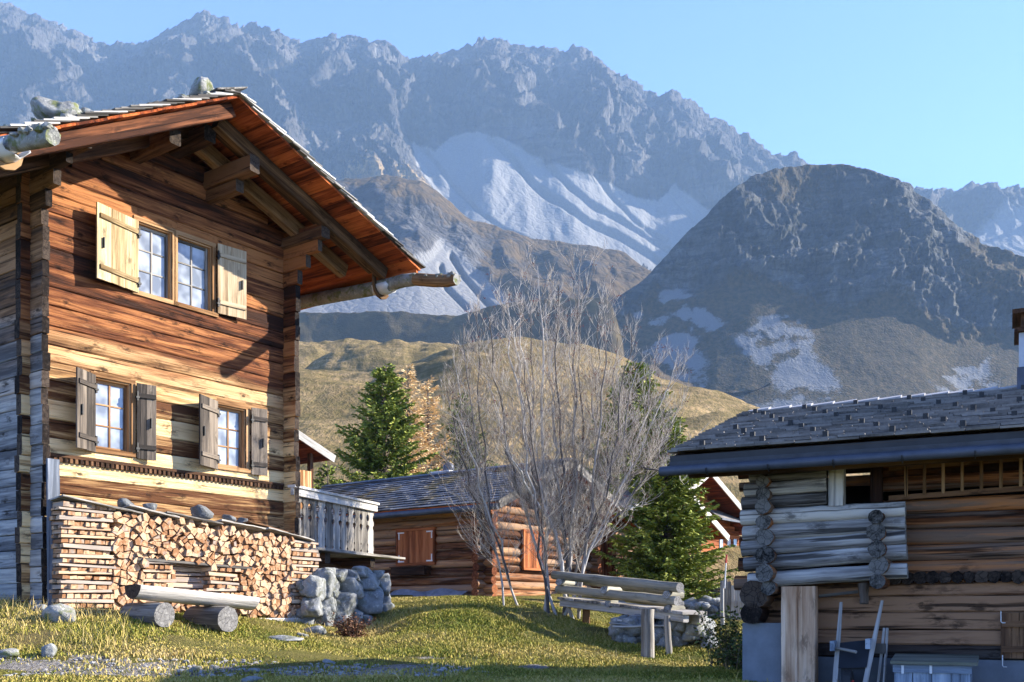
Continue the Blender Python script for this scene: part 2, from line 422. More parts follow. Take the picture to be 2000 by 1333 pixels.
def fn_knoll(A, PX, PY, V):
    rk = polymask(PX, PY, ROCKY, 40)
    tl = np.zeros(len(A)); wx = nz(A, 1 / 45, 6, 'f') * 48
    for t in TALUS: tl = np.maximum(tl, polymask(PX + wx, PY + wx, t, 46))
    tl *= np.clip(.85 + nz(A, 1 / 30, 5, 'f') * 1.2, 0, 1)
    r1 = nz(A, 1 / 140, 6, 'r', (1, .7, .6)); r2 = nz(A, 1 / 46, 6, 'r', (1, .8, .55), .65); r3 = nz(A, 1 / 17, 3, 'f')
    gm = np.clip(1.0 - rk * .78 - tl * .85 + polymask(PX, PY, [(1480, 330), (1600, 315), (1720, 330), (1560, 400), (1440, 420)], 40) * .35 + polymask(PX, PY, [(1840, 520), (1900, 450), (2100, 520), (2100, 600), (1920, 600)], 40) * .6 + nz(A, 1 / 110, 3) * .35, 0, 1)
    out = A.copy(); edge = np.clip((1 - V) * 7, 0, 1)
    d = (r1 - 1.0) * 14 * (rk * .85 + .15) + (r2 - 1.0) * 12 * rk + (nz(A, 1 / 11, 3, 'r', (1, 1, .8)) - 1) * 3.4 * rk
    out[:, 1] -= d * (.3 + .7 * edge); out[:, 2] += d * .25 * edge + r3 * (.8 + 2.4 * rk)
    out[:, 0] += r3 * 3.5 * rk
    return out, {'scree': tl, 'grass': gm}
knoll = fan('rocky_hill', SIL_KNOLL, [(1120, 1040), (1600, 1180), (2000, 1120), (2400, 980)], [(1120, 820), (1600, 710), (2400, 680)], [(1100, 900), (2400, 980)], 1120, 2400, 640, 240, lambda v: .45 * v + .55 * v ** 2.6, fn_knoll, M_knoll)
tag(knoll, kind='structure')

def hill_fn(n):
    p = n.pos()
    a = n.noise(n.map(p, (1, .35, 1)), .16, 7, .62); b = n.noise(n.map(p, (1, .3, 1)), 1.6, 5, .7); d = n.noise(p, .03, 4, .6)
    c = n.ramp(a, [(.3, (.14, .10, .045)), (.5, (.30, .21, .105)), (.7, (.43, .30, .16))])
    c = n.mix(n.ramp(b, [(.35, .75), (.6, 0)]), c, (.09, .085, .035))
    e = n.noise(n.map(p, (.12, .12, 1.6)), 1.0, 5, .6)
    c = n.mix(n.ramp(e, [(.38, .6), (.6, 0)]), c, (.10, .085, .035))
    c = n.mix(n.ramp(d, [(.45, 0), (.65, .35)]), c, (.18, .14, .065))
    return c, b
M_hill = mat('dry_hill_grass', hill_fn, .95, .05, .8, .5)
M_shaded_heath = mat('shaded_heath', lambda n: (n.ramp(n.noise(n.pos(), .05, 7, .65), [(.35, (.05, .042, .026)), (.5, (.075, .058, .032)), (.68, (.13, .10, .048))]), n.noise(n.pos(), .6, 6, .7)), .95, .05, 1.0, 1.0)  # brown heath, darkened so the hill's shade sits in its colour
def fn_hill(amp, fr):
    def f(A, PX, PY, V):
        out = A.copy(); r1 = nz(A, fr, 3, 'f'); r2 = nz(A, fr * 9, 3, 'f')
        out[:, 2] += r1 * amp * np.clip((1 - V) * 2 + .25, 0, 1) * np.clip(V * 3, 0, 1) + r2 * amp * .09 * np.clip(V * 3, 0, 1)
        return out, {}
    return f
for nm, sil, yr, yf, foot, x0, x1, am, fr in (
        ('hill', [(300, 640), (520, 605), (620, 606), (690, 604), (750, 606), (800, 611), (850, 617), (900, 619), (950, 601), (1000, 588), (1080, 582), (1180, 578), (1195, 590), (1215, 660), (1230, 780)], 880, 840, 690, 300, 1230, 16, 1 / 100),
        ('hill', [(300, 700), (580, 681), (660, 674), (740, 668), (820, 665), (875, 666), (915, 673), (980, 690), (1080, 720), (1250, 760)], 290, 210, 760, 300, 1250, 7.5, 1 / 36),
        ('hillside', [(-200, 820), (300, 760), (560, 728), (640, 736), (720, 742), (790, 734), (860, 705), (920, 688), (965, 681), (1010, 680), (1055, 685), (1100, 691), (1145, 701), (1200, 718), (1257, 748), (1300, 764), (1347, 781), (1415, 803), (1470, 830), (1600, 880), (1900, 960), (2400, 1020)], [(-200, 150), (700, 165), (1000, 190), (1300, 180), (2400, 140)], 38, 1190, -200, 2400, 3.2, 1 / 24)):
    o = fan(nm, sil, yr, yf, [(-300, max(foot, 820)), (2500, max(foot, 820))], x0, x1, 260, 90, lambda v: .55 * v + .45 * math.sin(v * math.pi / 2), fn_hill(am, fr), M_shaded_heath if yr == 880 else M_hill, 4, .6)
    tag(o, kind='structure')
# ---------------------------------------------------------------- wood, stone and metal
def wood(name, lo, mid, hi, knots=1.0, tint=.35, zcols=None, rough=.85, bump=.5, grain=1.0, crack=1.0, dist=.02, cf=26, ct=.33, grey=None):
    """Sawn or hewn timber: streaks along the grain vector 'g', knots, cracks, a tone of its own per piece 't'."""
    def fn(n):
        g = n.attr('g'); t = n.fac('t')
        a = n.noise(n.map(g, (.55, 7, 7)), 1.0, 5, .6, .4)
        b = n.noise(n.map(g, (1.6, 38 * grain, 38 * grain)), 1.0, 4, .6)
        s = n.math('ADD', n.math('MULTIPLY', a, .75), n.math('MULTIPLY', b, .35))
        s = n.math('ADD', s, n.math('MULTIPLY', n.math('SUBTRACT', t, .5), tint))
        c = n.ramp(s, [(.39, lo), (.54, mid), (.69, hi)])
        if zcols is not None:
            z0, z1, lo2, mid2, hi2 = zcols
            c2 = n.ramp(s, [(.38, lo2), (.52, mid2), (.67, hi2)])
            z = n.sep(n.obj())[2]
            big = n.noise(n.map(g, (.25, 2.2, 2.2)), 1.0, 4, .6)
            zz = n.math('ADD', n.maprange(z, z0, z1), n.math('MULTIPLY', n.math('SUBTRACT', big, .5), 1.2))
            zz = n.math('ADD', zz, n.math('MULTIPLY', n.math('SUBTRACT', t, .5), .32))
            c = n.mix(n.ramp(zz, [(.25, 0), (.75, 1)]), c2, c)
        if knots > 0:
            kd = n.voro(n.map(g, (2.6, 5.0, 5.0)), 1.0, 'F1')
            kk = n.ramp(kd, [(.07, 1), (.16, 0)])
            sp = n.noise(n.map(g, (9, 26, 26)), 1.0, 4, .7)
            ks = n.math('MULTIPLY', n.ramp(kd, [(.10, 1), (.46, 0)]), n.ramp(sp, [(.47, 0), (.56, 1)]))
            kk = n.math('MAXIMUM', kk, ks)
            c = n.mix(n.math('MULTIPLY', kk, .85 * knots, True), c, tuple(x * .28 for x in lo))
        if grey is not None:
            gb = n.noise(n.map(g, (.5, 9, 9)), 1.0, 5, .65, .5)
            c = n.mix(n.ramp(n.math('ADD', gb, n.math('MULTIPLY', n.math('SUBTRACT', t, .5), .25)), [(.46, 0), (.60, .85)]), c, n.mix(b, tuple(x * .55 for x in grey), grey))
        cr = n.noise(n.map(g, (.7, cf, cf)), 1.0, 4, .5, .3)
        ck = n.ramp(cr, [(ct - .03, 1), (ct + .03, 0)])
        c = n.mix(n.math('MULTIPLY', ck, .8 * crack), c, tuple(x * .22 for x in lo))
        return c, n.math('SUBTRACT', n.math('ADD', b, n.math('MULTIPLY', a, .6)), n.math('MULTIPLY', ck, .6))
    return mat(name, fn, rough, .15, bump, dist)

def endgrain(name, lo, hi, rough=.9, crk=.8):
    def fn(n):
        g = n.attr('g')
        a = n.noise(n.map(g, (0, 14, 14)), 1.0, 5, .65); b = n.noise(n.map(g, (0, 60, 60)), 1.0, 4, .65)
        s = n.math('ADD', n.math('MULTIPLY', a, .65), n.math('MULTIPLY', b, .35))
        c = n.ramp(n.math('ADD', s, n.math('MULTIPLY', n.math('SUBTRACT', n.fac('t'), .5), .25)), [(.40, lo), (.62, hi)])
        e = n.voro(n.map(g, (0, 13, 13)), 1.0, 'DISTANCE_TO_EDGE')
        c = n.mix(n.ramp(e, [(.0, crk), (.05, 0)]), c, tuple(x * .2 for x in lo))
        return c, b
    return mat(name, fn, rough, .1, .5, .01)

W_wall = wood('sunburnt_timber', (.03, .012, .007), (.14, .046, .018), (.38, .155, .055), 1.0, .35,
              (2.6, 4.9, (.10, .04, .016), (.47, .28, .12), (.78, .57, .30)), bump=.8, dist=.03, cf=24, ct=.345)
W_side = wood('weathered_side_timber', (.05, .03, .02), (.17, .09, .045), (.33, .19, .10), 1.0, .3,
              (2.2, 5.2, (.10, .10, .105), (.26, .26, .26), (.50, .48, .44)), bump=.6)
W_dark = wood('dark_beam', (.025, .013, .008), (.085, .042, .022), (.19, .10, .05), .7, .3)
W_raft = wood('rafter_wood', (.05, .026, .012), (.17, .095, .045), (.33, .20, .10), .8, .3)
W_red = wood('red_board', (.07, .016, .006), (.30, .065, .018), (.55, .15, .04), .8, .35, crack=.6)
W_silver = wood('silver_shingle', (.07, .065, .06), (.25, .235, .215), (.52, .50, .47), 0, .7, crack=.7)
W_grey = wood('grey_board', (.085, .076, .066), (.24, .222, .195), (.43, .40, .36), .5, .3)
W_bluegrey = wood('blue_grey_board', (.10, .115, .14), (.22, .245, .29), (.36, .39, .44), .15, .2, crack=.5)
W_shutter2 = wood('greyed_shutter', (.17, .11, .06), (.38, .28, .17), (.54, .43, .29), .6, .25, crack=.5)
W_shutter = wood('yellow_shutter', (.17, .11, .05), (.39, .29, .155), (.56, .455, .275), .7, .25, crack=.5)
W_shutgrey = wood('grey_shutter', (.035, .03, .026), (.105, .086, .07), (.22, .18, .14), .8, .3)
W_frame = wood('window_frame', (.12, .055, .02), (.30, .16, .07), (.47, .28, .14), .4, .25, crack=.4)
W_bench = wood('bleached_log', (.22, .21, .19), (.42, .40, .365), (.58, .55, .51), .35, .2, crack=.6)
W_cabin = wood('cabin_log', (.06, .023, .01), (.25, .10, .04), (.48, .26, .12), .7, .5, cf=13, ct=.37, grey=(.33, .22, .15))
W_cabinred = wood('cabin_red', (.12, .035, .012), (.30, .09, .03), (.45, .16, .06), .4, .25)
W_barnlog = wood('barn_grey_log', (.06, .053, .048), (.27, .255, .24), (.58, .54, .48), .8, .35, cf=17, ct=.40)
W_barn = wood('barn_brown_log', (.022, .009, .005), (.145, .052, .019), (.42, .17, .062), .8, .5, cf=17, ct=.40, grey=(.20, .15, .115))
W_new = wood('fresh_plank', (.36, .20, .11), (.58, .38, .24), (.74, .54, .38), .8, .2, crack=.25)
W_fire = wood('split_firewood', (.26, .13, .062), (.46, .29, .165), (.66, .48, .31), .15, .7, crack=.5, grey=(.34, .30, .27))
def _efire(n):
    g = n.attr('g'); t = n.fac('t'); a = n.noise(n.map(g, (0, 14, 14)), 1.0, 5, .65)
    c = n.ramp(n.math('ADD', a, n.math('MULTIPLY', n.math('SUBTRACT', t, .5), .35)), [(.36, (.27, .135, .065)), (.66, (.62, .41, .25))])
    w = n.ramp(n.noise(n.map(g, (.02, 3, 3)), 1.0, 3, .6), [(.56, 0), (.66, .8)])
    return n.mix(w, c, n.mix(a, (.13, .105, .085), (.42, .37, .32))), a
E_fire = mat('split_end', _efire, .9, .1, .4, .01)
_unused = (lambda *a: None)('firewood_end', (.30, .155, .075), (.60, .39, .235), .9, 0)
E_dark = endgrain('old_log_end', (.012, .009, .008), (.075, .055, .042))
E_grey = endgrain('grey_log_end', (.16, .155, .15), (.38, .37, .35))
E_mossy = endgrain('lichen_log_end', (.014, .013, .012), (.165, .155, .14))
E_red = endgrain('red_log_end', (.10, .03, .014), (.32, .12, .05))
W_bark = wood('grey_bark', (.10, .09, .085), (.26, .24, .225), (.44, .42, .395), .2, .5, crack=.4)
W_twig = wood('pale_twig', (.20, .17, .14), (.46, .40, .335), (.66, .60, .52), 0, .5, crack=0)
W_beam = wood('red_brown_beam', (.05, .018, .009), (.18, .065, .028), (.36, .15, .066), .8, .3)
W_trunk = wood('spruce_bark', (.04, .03, .025), (.10, .075, .055), (.17, .13, .10), .2, .3)

def stone_mat(name, lo, hi, lich=(.5, .5, .42), moss=(.10, .11, .05), ml=.5, sc_=3.0):
    def fn(n):
        g = n.attr('g')
        a = n.noise(g, sc_, 7, .65); b = n.noise(g, sc_ * 5, 5, .7); c2 = n.noise(g, sc_ * 1.7, 5, .6)
        c = n.mix(n.ramp(a, [(.3, 0), (.7, 1)]), lo, hi)
        c = n.mix(n.math('MULTIPLY', n.math('SUBTRACT', n.fac('t'), .3), .5, True), c, hi)
        c = n.mix(n.ramp(b, [(.55, 0), (.68, .8)]), c, lich)
        c = n.mix(n.math('MULTIPLY', n.ramp(c2, [(.5, 0), (.62, 1)]), ml), c, moss)
        return c, n.math('ADD', a, n.math('MULTIPLY', b, .5))
    return mat(name, fn, .95, .1, .8, .06)
S_wall = stone_mat('field_stone', (.12, .128, .13), (.33, .34, .335), (.48, .48, .44), (.085, .09, .05), .6)
S_moss = stone_mat('lichen_stone', (.14, .14, .13), (.36, .36, .34), (.50, .50, .42), (.14, .16, .06), .9, 4)
S_dark = stone_mat('dark_stone', (.07, .075, .08), (.19, .20, .21), (.3, .31, .31), (.08, .08, .06), .2)
def flat(name, c, rough=.6, spec=.3, metal=0.0, var=.35, sc_=4.0):
    def fn(n):
        a = n.noise(n.attr('g'), sc_, 6, .65)
        return n.mix(n.ramp(a, [(.3, 0), (.7, 1)]), tuple(x * (1 - var) for x in c), tuple(min(1, x * (1 + var)) for x in c)), a
    return mat(name, fn, rough, spec, .15, .01, metal)
K_gutter = flat('lead_gutter', (.07, .08, .105), .55, .35, .3, .3)
K_iron = flat('black_iron', (.014, .014, .014), .6, .4)
K_zinc = flat('white_sheet_metal', (.62, .63, .65), .45, .5, .2, .1)
K_white = flat('white_paint', (.66, .65, .63), .6, .3, 0, .12, 8)
K_plaster = flat('blue_grey_plaster', (.16, .175, .195), .9, .1, 0, .25, 2.5)
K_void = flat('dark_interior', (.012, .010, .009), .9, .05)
K_red = flat('red_paint', (.45, .04, .03), .6, .3)
K_tarp = flat('grey_tarp', (.22, .24, .28), .7, .2, 0, .3)
K_chest = wood('blue_grey_chest', (.13, .16, .20), (.26, .31, .37), (.40, .45, .50), .3, .2)
def pane_fn(n):
    o = n.map(n.obj(), (1, 1, 1)); a = n.noise(o, 3.0, 2, .5)
    return n.mix(n.ramp(a, [(.38, 0), (.6, 1)]), (.15, .165, .18), (.36, .39, .42))  # pale and dark blotches paint in sky reflection, curtains and dim interior
K_pane = mat('window_pane', pane_fn, .06, .9)

def slate_mat(name, lo, hi, moss=None, tv=.35):
    def fn(n):
        g = n.attr('g'); t = n.fac('t')
        a = n.noise(g, 2.0, 6, .65); b = n.noise(g, 30, 3, .6)
        s = n.math('ADD', n.math('MULTIPLY', a, .6), n.math('ADD', n.math('MULTIPLY', b, .2), n.math('MULTIPLY', t, tv)))
        c = n.ramp(s, [(.3 + tv * .1, lo), (.55 + tv * .6, hi)])
        if moss:
            m = n.noise(n.obj(), .9, 4, .6); x = n.sep(n.obj())[0]
            k = n.math('MULTIPLY', n.ramp(m, [(.5, 0), (.6, 1)]), n.maprange(x, moss[0], moss[1]))
            c = n.mix(n.math('MULTIPLY', k, .8, True), c, (.17, .12, .035))
        return c, b
    return mat(name, fn, .8, .2, .3, .01)
L_barn = slate_mat('barn_shingle', (.06, .055, .05), (.29, .27, .25), None, .14)
L_cabin = slate_mat('cabin_slate', (.045, .05, .06), (.20, .205, .22), (-1.5, .5))

# ---------------------------------------------------------------- ground
GP = [(0, 1333, 11.0), (400, 1333, 11.3), (800, 1333, 11.0), (1200, 1333, 11.0), (1600, 1345, 10.4), (2000, 1350, 10.2), (-300, 1300, 11.5), (-300, 1190, 14.5),
      (0, 1285, 12.2), (300, 1298, 12.4), (600, 1302, 12.8), (850, 1302, 13.0), (30, 1185, 14.5), (110, 1190, 14.5), (60, 1235, 13.3), (250, 1235, 13.7), (200, 1205, 14.4), (318, 1228, 14.4), (440, 1240, 15.3), (400, 1262, 13.8), (150, 1262, 12.9),
      (380, 1205, 16.0), (500, 1212, 17.0), (600, 1218, 18.2), (620, 1238, 17.3), (560, 1258, 15.2), (650, 1228, 18.2), (750, 1236, 18.8), (720, 1248, 17.8), (700, 1265, 16), (620, 1280, 14.2), (760, 1275, 15.3), (820, 1285, 14.4), (900, 1297, 13.8),
      (775, 1180, 20.8), (850, 1170, 21.5), (920, 1168, 21.6), (1000, 1172, 21.5), (1080, 1199, 20.5), (1150, 1226, 19), (1220, 1260, 17.5), (1265, 1288, 16.4), (800, 1205, 18.6), (840, 1235, 16.9), (900, 1215, 18), (880, 1268, 15.0),
      (950, 1240, 17), (1000, 1282, 15), (930, 1270, 15.2), (1100, 1272, 15.5), (1000, 1210, 19), (1060, 1235, 17.8), (1100, 1312, 13.4), (1300, 1312, 13.4), (1400, 1304, 14.5), (1330, 1275, 17), (1400, 1250, 18.5), (1400, 1228, 22), (1440, 1205, 27), (1250, 1240, 20), (1150, 1205, 22),
      (945, 1167, 28.75), (760, 1165, 29), (650, 1160, 31), (1150, 1156, 33), (900, 1175, 25), (1000, 1172, 25), (1600, 1230, 20), (2000, 1240, 20), (1500, 1200, 32), (2000, 1200, 35)]
GX = np.array([((a - CX) / F * Y, Y, (HZ - b) / F * Y) for a, b, Y in GP] +
              [(x, y, z) for x, y, z in ((0, 0, -1.7), (-8, 0, -1.6), (8, 0, -1.7), (0, 5, -1.25), (-6, 5, -1.1), (6, 5, -1.2), (-30, 0, -1.2), (30, 0, -1.6), (-30, 15, .3), (-12, 18, .2), (-8, 20, .1), (-6, 22, .2), (-30, 40, .6), (30, 15, -.7), (30, 40, .2), (0, 45, .7), (-60, 80, .6), (60, 80, .5), (0, 90, .6), (0, -30, -2.2), (-60, -20, -2), (60, -20, -2.2), (0, 200, .4), (-150, 200, .4), (150, 200, .4), (-200, 60, .4), (200, 60, .4))])
def _k(d): return np.sqrt(d * d + .25)
_D = np.hypot(GX[:, None, 0] - GX[None, :, 0], GX[:, None, 1] - GX[None, :, 1])
_zm = GX[:, 2].mean()
_W = np.linalg.solve(_k(_D) - np.eye(len(GX)) * .02, GX[:, 2] - _zm)
def gz_arr(x, y):
    out = np.full(x.shape, _zm)
    for (a, b, _), w in zip(GX, _W): out += w * _k(np.hypot(x - a, y - b))
    far = np.clip(np.maximum(np.abs(x) - 60, np.maximum(y - 90, -20 - y)) / 60, 0, 1)
    return out * (1 - far) + .35 * far
def gz(x, y): return float(gz_arr(np.array([x]), np.array([y]))[0])

ax = np.unique(np.concatenate([np.linspace(-900, -60, 15), np.linspace(-60, -12, 40), np.arange(-12, 9, .11), np.linspace(9, 60, 40), np.linspace(60, 900, 15)]))
ay = np.unique(np.concatenate([np.linspace(-36, 7, 40), np.arange(7, 30, .12), np.linspace(30, 70, 50), np.linspace(70, 520, 30)]))
XX, YY = np.meshgrid(ax, ay)
ZZ = gz_arr(XX.ravel(), YY.ravel())
A = np.stack([XX.ravel(), YY.ravel(), ZZ], 1)
near = (np.abs(A[:, 0]) < 14) & (A[:, 1] > 5) & (A[:, 1] < 40)
bump = np.zeros(len(A)); bump[near] = nz(A[near] * np.array([1, 1, 0]), .9, 4, 'f') * .05
A[:, 2] += bump
GPX = CX + A[:, 0] / np.maximum(A[:, 1], .5) * F; GPY = HZ - A[:, 2] / np.maximum(A[:, 1], .5) * F
jj = nz(A * np.array([1, 1, 0]), 1.3, 4, 'f') * 24 * near
pathm = polymask(GPX, GPY + jj, [(-400, 1283), (0, 1284), (150, 1288), (260, 1290), (400, 1300), (560, 1308), (720, 1302), (860, 1297), (960, 1300), (1060, 1308), (1110, 1322), (900, 1332), (760, 1318), (640, 1326), (480, 1322), (300, 1322), (100, 1316), (-400, 1316)], 7)
pathm[(A[:, 1] < 8) | (A[:, 1] > 16)] = 0
dry = np.clip(polymask(GPX, GPY, [(-300, 1150), (240, 1170), (420, 1215), (300, 1260), (160, 1290), (-300, 1290)], 30) * .7 + nz(A * np.array([1, 1, 0]), .5, 3, 'f') * .5 + .1, 0, 1)
nxg = len(ax) - 1
i = np.arange(len(ay) - 1)[:, None] * (nxg + 1) + np.arange(nxg)[None, :]
fs = np.stack([i, i + 1, i + nxg + 2, i + nxg + 1], -1).reshape(-1, 4)
def ground_fn(n):
    p = n.pos()
    a = n.noise(p, .8, 6, .65); b = n.noise(p, 9, 5, .7); c_ = n.noise(p, 60, 3, .6)
    gr = n.ramp(n.math('ADD', n.math('MULTIPLY', a, .6), n.math('MULTIPLY', b, .4)), [(.3, (.09, .10, .02)), (.5, (.19, .18, .045)), (.7, (.29, .24, .09))])
    gr = n.mix(n.math('MULTIPLY', n.fac('dry'), .8), gr, (.24, .18, .085))
    gr = n.mix(n.ramp(c_, [(.4, .5), (.6, 0)]), gr, (.05, .045, .02))
    v = n.voro(p, 22, 'F1'); v2 = n.voro(p, 55, 'F1', 1, 1)
    st = n.mix(n.ramp(v, [(.2, 0), (.6, 1)]), (.46, .41, .35), (.20, .18, .155))
    st = n.mix(.35, st, n.ramp(n.sep(v2)[0], [(.2, (.10, .10, .10)), (.9, (.46, .45, .44))]))
    st = n.mix(n.ramp(b, [(.5, 0), (.7, .6)]), st, (.16, .13, .09))
    m = n.ramp(n.math('ADD', n.fac('path'), n.math('MULTIPLY', n.math('SUBTRACT', b, .5), .9)), [(.42, 0), (.58, 1)])
    return n.mix(m, gr, st), n.math('ADD', n.math('MULTIPLY', b, .6), n.math('SUBTRACT', c_, n.math('MULTIPLY', v, .5)))
ground = sheet('ground', A, fs, {'path': pathm, 'dry': dry}, mat('meadow_ground', ground_fn, .95, .05, 1.0, .06))
tag(ground, kind='structure')

# grass blades, thick on the turf and thin on the gravel
def grass_blades(name, N, seed, box, hgt, keep, width=.006, lean=.5):
    rs = np.random.RandomState(seed)
    x0, x1, y0, y1 = box
    y = y0 + (y1 - y0) * rs.rand(N) ** 1.25
    lim = np.minimum(.64 * y, 60)
    x = np.clip(x0, -lim, lim) + rs.rand(N) * (np.clip(x1, -lim, lim) - np.clip(x0, -lim, lim))
    z = gz_arr(x, y)
    px = CX + x / y * F; py = HZ - z / y * F
    k = keep(x, y, px, py, rs)
    x, y, z, px, py = x[k], y[k], z[k], px[k], py[k]; n = len(x)
    ntuft = np.array([mn.noise((a * 1.6, b * 1.6, 3.3)) for a, b in zip(x, y)]); nb = np.array([mn.noise((a * .55, b * .55, 9.1)) for a, b in zip(x, y)])
    h = hgt * (.5 + rs.rand(n) * .9) * (1 + ntuft * .8)
    an = rs.rand(n) * 2 * np.pi; la = rs.rand(n) * 2 * np.pi; lm = h * lean * (.3 + rs.rand(n))
    w = width * (.6 + rs.rand(n) * .8)
    dx, dy = np.cos(an) * w, np.sin(an) * w
    lx, ly = np.cos(la) * lm, np.sin(la) * lm
    v = np.zeros((n, 5, 3))
    zb = z - .01
    v[:, 0] = np.stack([x - dx, y - dy, zb], 1); v[:, 1] = np.stack([x + dx, y + dy, zb], 1)
    v[:, 2] = np.stack([x + dx * .7 + lx * .4, y + dy * .7 + ly * .4, z + h * .6], 1); v[:, 3] = np.stack([x - dx * .7 + lx * .4, y - dy * .7 + ly * .4, z + h * .6], 1)
    v[:, 4] = np.stack([x + lx, y + ly, z + h], 1)
    b = np.arange(n)[:, None] * 5
    f = np.concatenate([b + np.array([[0, 1, 2]]), b + np.array([[0, 2, 3]]), b + np.array([[3, 2, 4]])])
    d = np.clip(.42 + nb * .7 + rs.randn(n) * .2, 0, 1)
    return v.reshape(-1, 3), f, np.repeat(d, 5), np.repeat(rs.rand(n), 5)
def blade_fn(n):
    c = n.ramp(n.fac('dry'), [(0, (.09, .13, .012)), (.35, (.29, .268, .042)), (.65, (.46, .365, .10)), (1, (.58, .44, .19))])
    return n.mix(n.math('MULTIPLY', n.fac('t'), .35), c, n.mix(.5, c, (.05, .05, .015)))
G_blade = mat('grass_blade', blade_fn, .7, .15)
chal_c = Frame((-6.994, 14.9, 0), R(53.7))
def keep_short(x, y, px, py, rs):
    u = (x + 6.994) * chal_c.u.x + (y - 14.9) * chal_c.u.y; v = (x + 6.994) * chal_c.v.x + (y - 14.9) * chal_c.v.y
    inhouse = (u > -.2) & (u < 5) & (v < .75) & (v > -6)
    cx_ = np.array([mn.noise((a * 3, b * 3, 0)) for a, b in zip(x, y)])
    onpath = (py > 1284 + cx_ * 8) & (py < 1324) & (px < 960 - (py - 1290) * 2) & (y < 16)
    return ~inhouse & (~onpath | (rs.rand(len(x)) < .16)) & (px > -280) & (px < 1640)
va, fa, da, ta = grass_blades('g', 480000, 1, (-12, 9, 10.0, 24.5), .037, keep_short, .0085, .75)
def keep_tall(x, y, px, py, rs):
    m = ((px > -280) & (px < 250) & (py > 1172) & (py < 1275)) | ((px > 250) & (px < 640) & (py > 1205) & (py < 1240) & (rs.rand(len(x)) < .35)) | ((px > 1010) & (px < 1200) & (py > 1170) & (py < 1225) & (rs.rand(len(x)) < .2)) | (rs.rand(len(x)) < .012)
    return m & keep_short(x, y, px, py, rs)
vb, fb, db, tb = grass_blades('g', 45000, 2, (-12, 9, 10.5, 21), .14, keep_tall, .005, .8)
V_ = np.concatenate([va, vb]); F_ = np.concatenate([fa, fb + len(va)])
grass = sheet('grass', V_, F_, {'dry': np.concatenate([da, np.clip(db + .35, 0, 1)]), 't': np.concatenate([ta, tb])}, G_blade, False)
tag(grass, kind='stuff')
# ---------------------------------------------------------------- the timber chalet on the left
fr = chal_c
L_, A_, O_ = 4.68, 2.34, 1.70                  # wall width, ridge position, verge overhang
ZR = 8.215; TR = .36; TL = .55; TH = .16
UR, UL = 6.66, -1.42
def L3(u, v, z): return Vector((u, -v, z))
def soff(u): return ZR - TH - (TR * (u - A_) if u > A_ else TL * (A_ - u))
ch = thing('timber_chalet', 'tall sunburnt timber chalet with firewood stacked along its gable', 'chalet', (fr.O.x, fr.O.y, 0), fr.ang)
U0 = lambda px, py: fr.at(px, py, 0).x
wins = [(fr.at(268, 430).x, fr.at(336, 480).x, 5.17, 6.30), (fr.at(346, 480).x, fr.at(414, 480).x, 5.17, 6.30),
        (fr.at(184, 800).x, fr.at(256, 800).x, 2.56, 3.66), (fr.at(423, 850).x, fr.at(480, 850).x, 2.56, 3.62)]
rg = random.Random(3)
rows = []; z = -.35
while z < 8.0:
    h = rg.uniform(.235, .315); rows.append((z, min(z + h, 8.02))); z += h
mb = MB(11)
for (z0, z1) in rows:
    zm = z1
    if zm > soff(-.2): ulo = A_ - (ZR - TH - zm) / TL
    else: ulo = -.23 - rg.uniform(0, .04)
    if zm > soff(L_ + .1): uhi = A_ + (ZR - TH - zm) / TR
    else: uhi = L_ + .26 + rg.uniform(0, .05)
    ulo = max(ulo, -.27); uhi = min(uhi, L_ + .31)
    if uhi - ulo < .15: continue
    spans = [(ulo, uhi, z0, z1)]
    for (a, b, c, d) in wins:
        nxt = []
        for (s0, s1, y0, y1) in spans:
            if y1 <= c or y0 >= d or s1 <= a or s0 >= b: nxt.append((s0, s1, y0, y1)); continue
            if s0 < a: nxt.append((s0, a, y0, y1))
            if s1 > b: nxt.append((b, s1, y0, y1))
            if y0 < c - .02: nxt.append((a, b, y0, c))
            if y1 > d + .02: nxt.append((a, b, d, y1))
        spans = nxt
    tint = rg.random(); dv = rg.uniform(-.012, .012)
    for (s0, s1, y0, y1) in spans:
        h = (y1 - y0) - .007; m = (y0 + y1) / 2; n = max(2, int((s1 - s0) / .3))
        c_ = .016; a_ = .07; b_ = h / 2
        prof = [(-a_, -b_), (a_ - c_, -b_), (a_, -b_ + c_), (a_ + .008, 0), (a_, b_ - c_), (a_ - c_, b_), (-a_, b_)]
        mb.sweep([L3(s0 + (s1 - s0) * i / n, -.07 + dv, m) for i in range(n + 1)], prof, (0, 0, 1), None, .003, tint, False, 1, 0, .003)
mb.build('gable_wall', [W_wall, E_dark], ch)
def prot(z, right):
    p = [(0, .32), (5.75, .32), (6.0, .42), (6.2, .62), (6.4, .86), (6.62, 1.12), (7, 1.2)] if not right else [(0, .32), (6.05, .32), (6.3, .5), (6.5, .78), (6.72, 1.0), (7.3, 1.05)]
    return interp(p, z)
for right in (False, True):
    mb = MB(12 + right); z = -.42 + .12
    while z < (6.6 if not right else 6.98):
        h = rg.uniform(.22, .30); top = min(z + h, 6.72 if not right else 7.12)
        uc = -.055 if not right else L_ + .055
        p = prot((z + top) / 2, right) + rg.uniform(-.02, .025)
        n = 10
        mb.beam(L3(uc + rg.uniform(-.008, .008), p, (z + top) / 2), L3(uc, -6.2, (z + top) / 2), .11 + rg.uniform(-.01, .01), top - z - .008, (0, 0, 1), n, .004, .12, None, 1)
        z = top
    mb.build('side_wall', [W_side if not right else W_wall, E_dark], ch)
# back wall and an inner floor keep the house closed
mb = MB(5); mb.box((-.1, 6.0, -.3), (L_ + .1, 6.15, 6.9)); mb.box((0, .5, -.3), (L_, .55, 6.9)); mb.build('inner_wall', K_void, ch)

